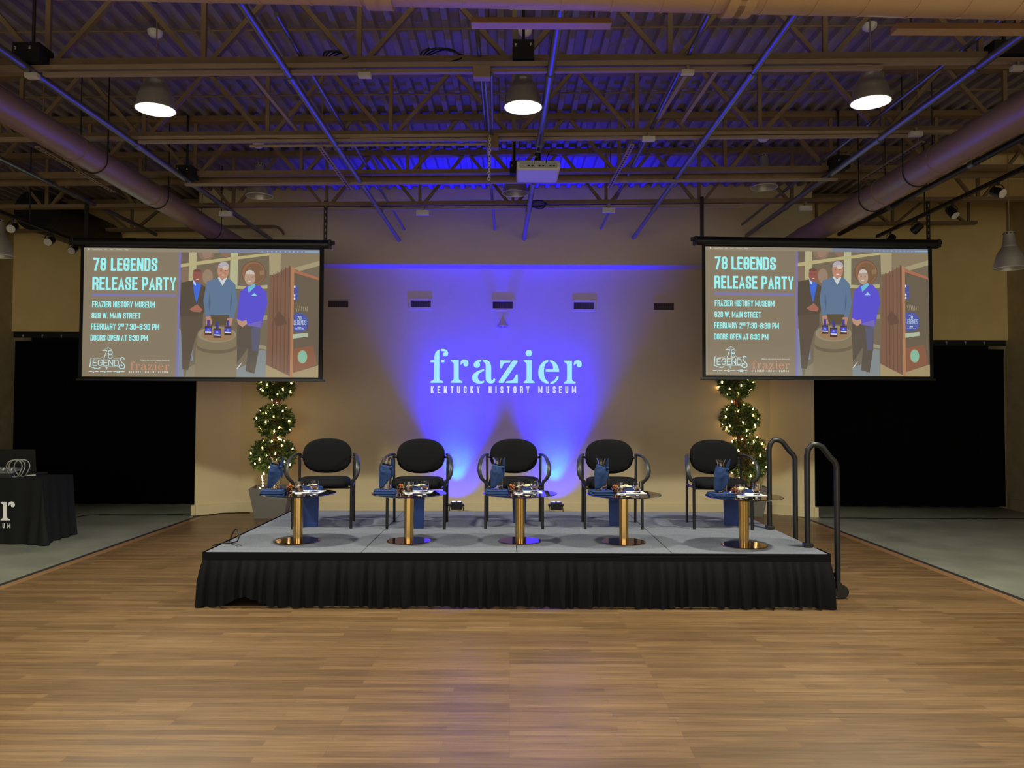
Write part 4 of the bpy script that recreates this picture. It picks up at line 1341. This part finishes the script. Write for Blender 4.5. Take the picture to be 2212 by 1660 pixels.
# ---------------------------------------------------------------- projection screens
def col(r, g, b):
    return emi('slide_%d_%d_%d' % (r, g, b), rgb(r, g, b), .86, .06)
def screen():
    D = 9.3
    c = V(435.5, 676, D)
    k = D / FPX
    W_, H_ = 505 * k, 279 * k
    t = thing('projection_screen', '', 'screen', c, 0, 'hanging projection screens')
    Q = lambda px, py, o=0.0: Vector(((px - 436) * k * 1.0, o, -(py - 676.5) * k))
    # case, fabric, bars
    a, b = Q(160, 517), Q(713, 534)
    MB().tube([Q(162, 525), Q(711, 525)], (a.z - b.z) * .56, 20).done('roller_case', M_BLACK, t)
    for px in (161, 711):
        e = Q(px, 525)
        MB().box((e.x, 0, e.z), (.035, .11, .1)).done('end_cap', M_BLACK, t, False, .006)
        MB().box((e.x + (.03 if px > 400 else -.03), 0, e.z + .02), (.05, .03, .045)).done('bracket', M_BLACK, t, False, .003)
    q0, q1 = Q(176, 530), Q(698, 821)
    MB().b2(q0.x, q1.x, -.002, .002, q1.z, q0.z).done('fabric', M_MATTE, t, False, label='black-bordered screen fabric')
    q0, q1 = Q(172, 820), Q(703, 825)
    MB().b2(q0.x, q1.x, -.015, .015, q1.z, q0.z).done('weight_bar', M_BLACK, t, False, .004)
    for px in (180, 698):
        e = Q(px, 518)
        top = 4.1 - c.z
        MB().b2(e.x - .022, e.x + .022, .06, .075, e.z - .02, top).done('hanger_strap', M_BLACK, t, False)
        MB().box((e.x, .04, e.z - .01), (.05, .09, .03)).done('strap_clamp', M_BLACK, t, False)
        if px > 400:
            mb = MB()
            for j in range(7):
                z = e.z + .06 + j * .075
                mb.b2(e.x - .006, e.x + .006, .058, .0605, z, z + .035)
            mb.done('strap_slots', M_RAIL, t, False)
    # the projected slide: flat layers on the fabric
    layers = {}
    n = [0]
    sl = MB()
    mats, idx = [], {}
    def use(r, g, b):
        if (r, g, b) not in idx:
            idx[(r, g, b)] = len(mats)
            mats.append(col(r, g, b))
        sl.k = idx[(r, g, b)]
    def fn_off():
        n[0] += 1
        return -.0025 - n[0] * .00009
    def area(pts, rgb_, f):
        use(*rgb_)
        o = fn_off()
        sl.poly(pts, lambda x, y: f(x, y, o))
    px_ = lambda x, y, o: Q(x, y, o)
    c5 = lambda x, y, o: Q(380 + x / 5.534, 530 + y / 5.534, o)
    def P5(rgb_, *p):
        area([(p[i], p[i + 1]) for i in range(0, len(p), 2)], rgb_, c5)
    def E5(rgb_, cx, cy, rx, ry, n_=28, a0=0, a1=360):
        pts = []
        full = a1 - a0 >= 360
        for i in range(n_ + (0 if full else 1)):
            w = R(a0 + (a1 - a0) * i / n_)
            pts.append((cx + rx * math.cos(w), cy + ry * math.sin(w)))
        area(pts, rgb_, c5)
    area([(183.5, 537), (688.5, 537), (688.5, 816), (183.5, 816)], (138, 124, 102), px_)
    area([(183.5, 537), (688.5, 537), (688.5, 545), (183.5, 545)], (150, 138, 118), px_)
    area([(470, 537), (688.5, 537), (688.5, 545), (470, 545)], (124, 132, 152), px_)
    P5((118, 106, 86), 55, 84, 1708, 84, 1708, 1580, 40, 1580)
    # barrel racks behind
    E5((142, 116, 96), 355, 84, 97, 95, 20, 0, 180)
    E5((158, 128, 108), 365, 84, 60, 70, 20, 0, 180)
    E5((142, 112, 92), 590, 84, 62, 55, 20, 0, 180)
    E5((112, 98, 84), 112, 84, 42, 135, 20, 0, 180)
    E5((134, 112, 92), 110, 360, 62, 98)
    E5((128, 104, 84), 372, 378, 86, 112)
    E5((156, 132, 110), 376, 378, 62, 90)
    E5((112, 88, 66), 920, 330, 148, 150)
    E5((152, 104, 74), 920, 330, 136, 138)
    E5((128, 94, 68), 930, 332, 116, 120)
    P5((150, 118, 88), 990, 300, 1050, 290, 1052, 345, 996, 352)
    P5((186, 178, 136), 155, 84, 242, 84, 240, 450, 150, 450)
    P5((188, 186, 146), 645, 84, 736, 84, 730, 520, 636, 520)
    P5((190, 178, 128), 55, 228, 240, 196, 640, 138, 1104, 84, 1104, 112, 640, 178, 240, 240, 55, 266)
    P5((184, 176, 134), 715, 480, 840, 486, 840, 524, 715, 520)
    P5((184, 176, 134), 985, 480, 1090, 470, 1090, 512, 985, 524)
    P5((172, 158, 122), 1104, 84, 1248, 84, 1240, 330, 1110, 350)
    P5((140, 124, 98), 1248, 84, 1708, 84, 1708, 210, 1380, 300, 1240, 320)
    P5((168, 156, 120), 1400, 262, 1708, 172, 1708, 232, 1470, 300)
    P5((158, 148, 120), 1040, 838, 1092, 834, 1092, 890, 1040, 892)
    P5((152, 148, 126), 820, 1142, 884, 1150, 884, 1200, 820, 1200)
    P5((158, 150, 122), 985, 1186, 1086, 1208, 1086, 1250, 985, 1236)
    # floor
    P5((132, 138, 152), 40, 990, 80, 1040, 110, 1580, 30, 1580)
    P5((128, 140, 160), 180, 1010, 205, 1100, 215, 1390, 170, 1380, 165, 1150)
    P5((134, 142, 144), 700, 1500, 860, 1430, 1010, 1250, 1080, 1260, 1080, 1580, 690, 1580)
    P5((140, 130, 108), 150, 1480, 260, 1420, 260, 1580, 130, 1580)
    # man in the dark suit
    P5((92, 80, 66), 62, 850, 330, 820, 325, 980, 270, 1040, 215, 1220, 165, 1500, 95, 1490, 80, 1180)
    P5((84, 73, 60), 66, 450, 205, 420, 250, 640, 305, 470, 350, 500, 372, 560, 345, 800, 320, 840, 60, 860, 52, 760)
    P5((58, 108, 222), 200, 418, 236, 436, 302, 476, 250, 705, 216, 560)
    P5((206, 216, 222), 202, 420, 236, 450, 240, 486, 214, 470)
    E5((150, 88, 78), 253, 365, 56, 80)
    E5((118, 72, 66), 253, 318, 52, 32, 20, 180, 360)
    E5((96, 56, 52), 236, 356, 6, 5, 10)
    E5((96, 56, 52), 272, 356, 6, 5, 10)
    E5((222, 200, 190), 256, 410, 18, 6, 12)
    P5((166, 108, 88), 165, 770, 258, 708, 322, 772, 300, 806, 215, 800)
    # man in the grey-blue sweater
    P5((92, 78, 60), 412, 830, 645, 830, 645, 960, 425, 965)
    P5((96, 122, 152), 370, 432, 500, 392, 640, 400, 708, 470, 735, 700, 692, 884, 636, 866, 640, 836, 416, 838, 412, 864, 362, 862, 330, 660)
    P5((80, 102, 128), 402, 560, 418, 690, 406, 800, 392, 690)
    P5((80, 102, 128), 664, 540, 672, 680, 650, 800, 648, 680)
    P5((214, 220, 216), 498, 388, 555, 486, 607, 392, 590, 380, 552, 420, 515, 380)
    E5((192, 138, 112), 560, 305, 68, 98)
    E5((186, 176, 186), 565, 262, 66, 66, 24, 175, 365)
    E5((214, 196, 176), 585, 270, 34, 26)
    E5((92, 70, 66), 535, 300, 7, 5, 10)
    E5((92, 70, 66), 590, 300, 7, 5, 10)
    E5((230, 210, 196), 562, 356, 20, 7, 12)
    P5((192, 138, 116), 360, 862, 420, 852, 442, 950, 370, 956)
    P5((192, 138, 116), 622, 872, 684, 872, 668, 964, 604, 950)
    # man in the violet jacket
    P5((92, 82, 72), 736, 950, 1012, 970, 1000, 1240, 950, 1540, 842, 1510, 872, 1230, 736, 1420)
    P5((92, 92, 118), 900, 985, 1012, 980, 990, 1270, 920, 1270)
    P5((90, 80, 214), 762, 560, 850, 482, 1000, 478, 1076, 560, 1092, 700, 1050, 850, 1020, 985, 862, 960, 730, 890, 748, 700)
    P5((116, 104, 190), 862, 945, 1022, 900, 1020, 985, 872, 965)
    P5((112, 192, 216), 852, 500, 940, 452, 950, 488, 868, 568)
    E5((188, 156, 134), 880, 385, 64, 90)
    E5((206, 198, 188), 880, 342, 54, 50, 24, 180, 360)
    E5((92, 72, 66), 856, 378, 7, 5, 10)
    E5((92, 72, 66), 905, 378, 7, 5, 10)
    E5((236, 220, 206), 876, 428, 20, 7, 12)
    P5((196, 150, 126), 732, 882, 790, 910, 846, 896, 856, 940, 800, 980, 752, 950)
    P5((150, 214, 232), 896, 604, 936, 568, 970, 604)
    # barrel in front with three bottles
    P5((134, 120, 94), 275, 1070, 252, 1250, 240, 1580, 736, 1580, 740, 1300, 726, 1070)
    up_ = [(500 + 240 * math.cos(R(a_)), 1185 + 75 * math.sin(R(a_))) for a_ in range(180, -1, -12)]
    area(up_ + [(x, y + 40) for x, y in up_[::-1]], (112, 98, 78), c5)
    E5((152, 142, 116), 500, 1072, 226, 96)
    E5((158, 126, 92), 510, 1076, 196, 76)
    for bx, by, s_ in ((395, 1010, .92), (502, 1040, 1.0), (628, 1012, .92)):
        P5((70, 48, 46), bx - 44 * s_, by - 40 * s_, bx + 44 * s_, by - 40 * s_, bx + 46 * s_, by + 72 * s_, bx - 46 * s_, by + 72 * s_)
        P5((62, 62, 150), bx - 17 * s_, by - 122 * s_, bx + 17 * s_, by - 122 * s_, bx + 15 * s_, by - 40 * s_, bx - 15 * s_, by - 40 * s_)
        P5((66, 74, 206), bx - 38 * s_, by - 20 * s_, bx + 38 * s_, by - 20 * s_, bx + 40 * s_, by + 36 * s_, bx - 40 * s_, by + 36 * s_)
        P5((226, 226, 232), bx - 38 * s_, by + 30 * s_, bx + 40 * s_, by + 34 * s_, bx + 40 * s_, by + 48 * s_, bx - 38 * s_, by + 44 * s_)
        P5((150, 170, 232), bx - 18 * s_, by + 12 * s_, bx, by - 10 * s_, bx + 18 * s_, by + 12 * s_)
    P5((214, 216, 216), 735, 1480, 775, 1430, 806, 1402, 780, 1442, 750, 1484)
    # display box on the right
    P5((170, 150, 110), 1082, 1430, 1110, 1425, 1392, 1580, 1082, 1580)
    P5((128, 92, 72), 1120, 370, 1376, 240, 1392, 1580, 1088, 1432)
    for x0 in (1160, 1205, 1250, 1300, 1345):
        P5((108, 78, 64), x0, 350 - (x0 - 1120) * .5, x0 + 12, 345 - (x0 - 1120) * .5, x0 + 8, 1460 + (x0 - 1120) * .35, x0 - 6, 1452 + (x0 - 1120) * .35)
    P5((104, 76, 62), 1170, 880, 1230, 790, 1310, 870, 1330, 940, 1200, 970)
    P5((106, 93, 76), 1405, 300, 1708, 390, 1708, 1450, 1405, 1580)
    P5((176, 110, 82), 1400, 280, 1700, 376, 1700, 408, 1400, 318)
    P5((178, 128, 92), 1368, 244, 1408, 256, 1406, 1580, 1372, 1580)
    P5((76, 86, 160), 1408, 480, 1456, 474, 1462, 640, 1408, 656)
    for yy in (490, 595, 632):
        E5((236, 238, 244), 1416, yy, 9, 16, 12)
    for j in range(7):
        P5((160, 146, 118), 1430 + j * 22, 730 - 20 * math.sin(j), 1438 + j * 22, 722, 1450 + j * 20, 780 + 12 * math.cos(j * 2), 1442 + j * 20, 788)
    P5((78, 88, 166), 1405, 820, 1480, 806, 1550, 830, 1580, 890, 1585, 960, 1550, 1018, 1480, 1040, 1405, 1024)
    P5((178, 192, 164), 1402, 1064, 1582, 1044, 1584, 1090, 1402, 1116)
    P5((140, 92, 68), 1408, 1240, 1640, 1196, 1692, 1430, 1408, 1534)
    E5((172, 160, 110), 1518, 1335, 58, 80)
    E5((136, 190, 162), 1520, 1335, 52, 74)
    P5((168, 148, 110), 1400, 1532, 1708, 1436, 1708, 1580, 1400, 1580)
    area([(387, 545), (391, 545), (388.5, 816), (384, 816)], (124, 120, 192), px_)
    # lettering
    tx = MB()
    CY, CW, SA = (164, 255, 255), (200, 240, 244), (196, 142, 112)
    use(*CY)
    CYi = sl.k
    def T(s_, x0, x1, y0, y1, **kw):
        o = fn_off()
        text(sl, s_, x0, x1, -y1, y1 - y0, lambda x, y: Q(x, -y, o), **kw)
    area([(203, 637), (381, 637), (381, 642), (203, 642)], (128, 122, 184), px_)
    use(*CY)
    T('78 LEGENDS', 204, 341, 559, 587, bold=.2)
    T('RELEASE PARTY', 203, 381, 600.5, 628.5, bold=.2)
    T('FRAZIER HISTORY MUSEUM', 203.5, 337, 653.5, 666.5, bold=.19)
    T('829 W. MAIN STREET', 203, 307, 678, 690.5, bold=.19)
    T('FEBRUARY 2', 202, 264.5, 701.5, 714.5, bold=.19)
    T('ND', 264.8, 272, 701, 708, bold=.2)
    T('7:30-8:30 PM', 275, 347, 701.5, 714.5, bold=.19)
    T('DOORS OPEN AT 6:30 PM', 201.5, 323, 726, 738.5, bold=.19)
    use(*CW)
    c4 = lambda x, y: (180 + x / 10.055, 690 + y / 10.055)
    def B4(s_, x0, x1, y0, y1, bold):
        a_, b_ = c4(x0, y0), c4(x1, y1)
        T(s_, a_[0], b_[0], a_[1], b_[1], bold=bold, gap=.2)
    B4('78', 478, 694, 696, 878, .09)
    B4('EGEND', 275, 828, 898, 1034, .09)
    o = fn_off()
    def S4(pts, th, closed=False):
        q = [Vector((c4(*p)[0], -c4(*p)[1])) for p in pts]
        stroke(sl, q, closed, th, lambda x, y: Q(x, -y, o))
    S4([(236, 855), (230, 960), (216, 1050), (260, 1068), (340, 1092), (400, 1094), (440, 1070)], 1.6)
    S4([(945, 890), (930, 860), (900, 850), (870, 866), (862, 900), (885, 950), (930, 990), (958, 1030), (950, 1076), (905, 1096), (855, 1086), (832, 1050), (850, 1016), (890, 1012), (905, 1040)], 1.7)
    S4([(275, 880), (440, 870), (475, 845)], .5)
    S4([(700, 850), (740, 872), (840, 880)], .5)
    S4([(450, 1050), (820, 1050)], .6)
    S4([(510, 690), (560, 660), (595, 630), (630, 660), (680, 688)], .6)
    S4([(595, 615), (590, 685)], .8)
    S4([(545, 1060), (575, 1090), (605, 1060)], .6)
    S4([(575, 1050), (577, 1115)], .8)
    for x0, x1 in ((190, 270), (318, 405), (432, 515), (580, 690), (712, 780), (862, 962)):
        S4([(x0, 1160), (x1, 1160)], 1.3)
    B4('4', 280, 306, 1140, 1188, .2)
    B4('21', 522, 566, 1140, 1188, .2)
    B4('53', 788, 852, 1140, 1188, .2)
    # badge on the display box
    use(214, 232, 244)
    def B5(s_, x0, x1, y0, y1, bold):
        T(s_, 380 + x0 / 5.534, 380 + x1 / 5.534, 530 + y0 / 5.534, 530 + y1 / 5.534, bold=bold, gap=.2)
    B5('78', 1450, 1500, 846, 890, .12)
    B5('LEGENDS', 1412, 1560, 892, 950, .11)
    B5('-', 1455, 1500, 974, 990, .1)
    B5('---', 1425, 1535, 990, 1004, .1)
    # small wordmark and its line
    use(*SA)
    o = fn_off()
    wm = lambda x, y: Q(286.5 + (x - 122) / 4275 * 84, 783 + (y - 188) / 960 * 18.5, o)
    wordmark(sl, wm)
    use(226, 222, 206)
    o2 = fn_off()
    subline(sl, lambda x, y: Q(285.5 + (x - 140) / 4075 * 82.5, 803.6 + (y - 1240) / 190 * 4.6, o2), None, SUBL, 34)
    def FT(s_, x0, x1, ybase, shear):
        vs, fs = fonttext(s_, 1.0, shear)
        w_ = max(v.x for v in vs)
        k_ = (x1 - x0) / w_
        o3 = fn_off()
        sl.add([Q(x0 + v.x * k_, ybase - v.y * k_, o3) for v in vs], fs)
    FT('Where the world meets Kentucky', 306.5, 371, 781.5, .35)
    use(222, 216, 196)
    for s_, x0, x1 in (('PowerPoint', 201.5, 222), ('Edit', 226.5, 233), ('View', 238.5, 246), ('Window', 252, 265), ('Help', 270, 278)):
        FT(s_, x0, x1, 542, 0)
    area([(194.5 + 1.7 * math.cos(a_ * .5236), 540.6 + 2.1 * math.sin(a_ * .5236)) for a_ in range(12)], (222, 216, 196), px_)
    use(120, 196, 240)
    for x_ in (565, 577, 586, 595, 604, 615, 624, 633, 642, 651):
        area([(x_ - 1.6, 540.8), (x_ + 1.6, 540.8), (x_ + 1.6, 543.6), (x_ - 1.6, 543.6)], (132, 178, 214), px_)
    area([(657, 541), (687, 541), (687, 543.4), (657, 543.4)], (140, 176, 206), px_)
    sl.done('projected_slide', mats, t, False, label='bright projected slide with event details and a photo of three men')
    return t
S1 = screen()
S1['label'] = 'hanging projection screen on the left showing the release party slide'
S1.rotation_euler = (0, 0, R(1.6))
index_kids()
c2 = V(1766.5, 674, 9.3)
S2 = dup(S1, c2, R(2.6), 'hanging projection screen on the right showing the release party slide', (.977, 1, 1))
# ---------------------------------------------------------------- draped table at the left edge
A = Vector((G(88, 1178, 0).x, 0, 0))
fy = G(60, 1176, 0).y
tz = V(60, 1036, fy).z
xr = V(90, 1036, fy).x
t = thing('draped_table', 'table under a black floor-length cloth with white lettering at the left edge', 'table', (xr - .9, fy + .35, 0))
x0, dpt = xr - 1.83, .62
rows = []
per = []
for i in range(61):
    per.append((x0 + (xr - x0) * i / 60, fy, 0, -1))
for i in range(1, 9):
    w = R(90) * i / 8
    per.append((xr, fy, math.sin(w), -math.cos(w)))
for i in range(1, 25):
    per.append((xr, fy + dpt * i / 24, 1, 0))
for z, k in ((tz, 0), (tz - .012, .006), (tz - .15, .02), (tz - .4, .05), (.2, .075), (.012, .11)):
    row = []
    for i, (x, y, nx, ny) in enumerate(per):
        corner = math.exp(-((i - 64) / 5.0) ** 2)
        o = k * (.35 + 1.2 * corner) + k * .35 * math.sin(i * .9) * (1 if i > 56 else .25)
        row.append((x + nx * o, y + ny * o, z))
    rows.append(row)
mb = MB().grid(rows)
mb.b2(x0, xr, fy, fy + dpt, tz - .004, tz)
mb.done('cloth', M_CLOTH, t, world=True, ang=70)
for sx in (x0 + .1, xr - .1):
    for sy in (fy + .08, fy + dpt - .08):
        MB().cyl((sx, sy, 0), (sx, sy, tz - .02), .016, 8).done('leg', M_BLACK, t, world=True)
# white wordmark on the cloth (only its end is in view)
mb = MB()
k_ = .0625
wf = lambda x, y: V(32 + (x - 4379) * k_, 1125 + (y - 1157) * (40 / 640), fy - .032)
wordmark(mb, wf, None, ('i', 'e', 'r2'))
subline(mb, lambda x, y: V(22 + (x - 4215) * k_ * .9, 1131 + (y - 1238) * (10.5 / 190), fy - .036), None, SUBL[-6:], 28)
mb.done('lettering', M_PAPER, t, False, world=True)
# things on that table
zt = tz
p = V(20, 1020, fy + .22)
t = thing('audio_mixer', 'small grey audio mixer on the black draped table', 'mixer', (p.x - .1, fy + .22, zt), R(0))
MB().b2(-.3, .19, -.12, .14, 0, .055).done('body', M_PAD, t, False, .006)
MB().box((-.05, .02, .075), (.46, .2, .02), Matrix.Rotation(.2, 3, 'X')).done('panel', mat('grey_metal', rgb(120, 122, 120), .5), t, False, .003)
for k in range(9):
    MB().cyl((-.24 + .048 * k, -.03, .08), (-.24 + .048 * k, -.03, .1), .01, 10).done('knob', M_MATTE if k % 2 else M_WHITE, t)
for k in range(9):
    MB().box((-.24 + .048 * k, .06, .1), (.012, .02, .014)).done('fader', M_WHITE, t, False)
c = V(31, 1013, fy + .12)
mb = MB()
for j, (dx, rr) in enumerate(((0, .1), (.012, .103), (.05, .1))):
    mb.tube([c + Vector((dx + rr * math.cos(w * .2618) * .85, .03 * j + .02 * math.sin(w * .5), max(zt - c.z + .006, rr * math.sin(w * .2618)))) for w in range(24)], .006, 6, closed=True)
tag(mb.done('cable_coil', mat('silver_cable', rgb(190, 188, 184), .35, .6)), 'pale cable coil standing against the mixer on the draped table', 'cable')
p = V(40, 985, fy + .42)
t = thing('laptop', 'open black laptop seen from behind on the draped table', 'laptop', (V(35, 1020, fy + .42).x, fy + .42, zt))
MB().box((-.05, .14, .012), (.5, .3, .022)).done('base', M_MATTE, t, False, .004)
MB().box((-.05, .03, .165), (.52, .018, .3), Matrix.Rotation(.12, 3, 'X')).done('lid', M_MATTE, t, False, .006)
p = V(66, 1005, fy + .3)
tag(MB().cyl((p.x - .05, fy + .3, zt + .012), (p.x + .06, fy + .3, zt + .02), .008, 10).done('marker_pen', M_WHITE), 'short pale pen lying at the laptop on the draped table', 'pen')
# ---------------------------------------------------------------- cables on floor and stage
def floorcable(pts, label, r=.006):
    q = [G(a, b, 0) + Vector((0, 0, r)) for a, b in pts]
    out = []
    for i in range(len(q) - 1):
        p0, p1, p2, p3 = q[max(i - 1, 0)], q[i], q[i + 1], q[min(i + 2, len(q) - 1)]
        for j in range(6):
            u = j / 6
            out.append(.5 * ((2 * p1) + (p2 - p0) * u + (2 * p0 - 5 * p1 + 4 * p2 - p3) * u * u + (3 * p1 - p0 - 3 * p2 + p3) * u ** 3))
    out.append(q[-1])
    tag(MB().tube(out, r, 8).done('floor_cable', M_CABLE), label, 'cable')
floorcable([(124, 1142), (150, 1124), (195, 1114), (300, 1112), (380, 1113), (412, 1115)], 'thin black cable running over the concrete from the draped table to the wall corner')
floorcable([(2212, 1122), (2100, 1121), (1990, 1122), (1880, 1121), (1772, 1120)], 'thin black cable running over the concrete at the foot of the right curtain')
floorcable([(417, 1117), (450, 1114), (480, 1110), (515, 1109), (540, 1109)], 'black cable lying along the wall base left of the planter')
pts = [G(462, 1180, SZ) + Vector((-.01, 0, .004)), G(478, 1176, SZ) + Vector((0, 0, .006)), G(500, 1176, SZ) + Vector((0, 0, .008)), V(513, 1170, 6.3), V(517, 1158, 6.32), V(514, 1146, 6.36), V(509, 1143, 6.38), V(503, 1152, 6.45), V(497, 1166, 6.52), V(490, 1178, 6.6)]
tag(MB().tube(pts, .006, 8).done('cable_loop', M_CABLE), 'black cable looping up from the left front corner of the stage', 'cable')
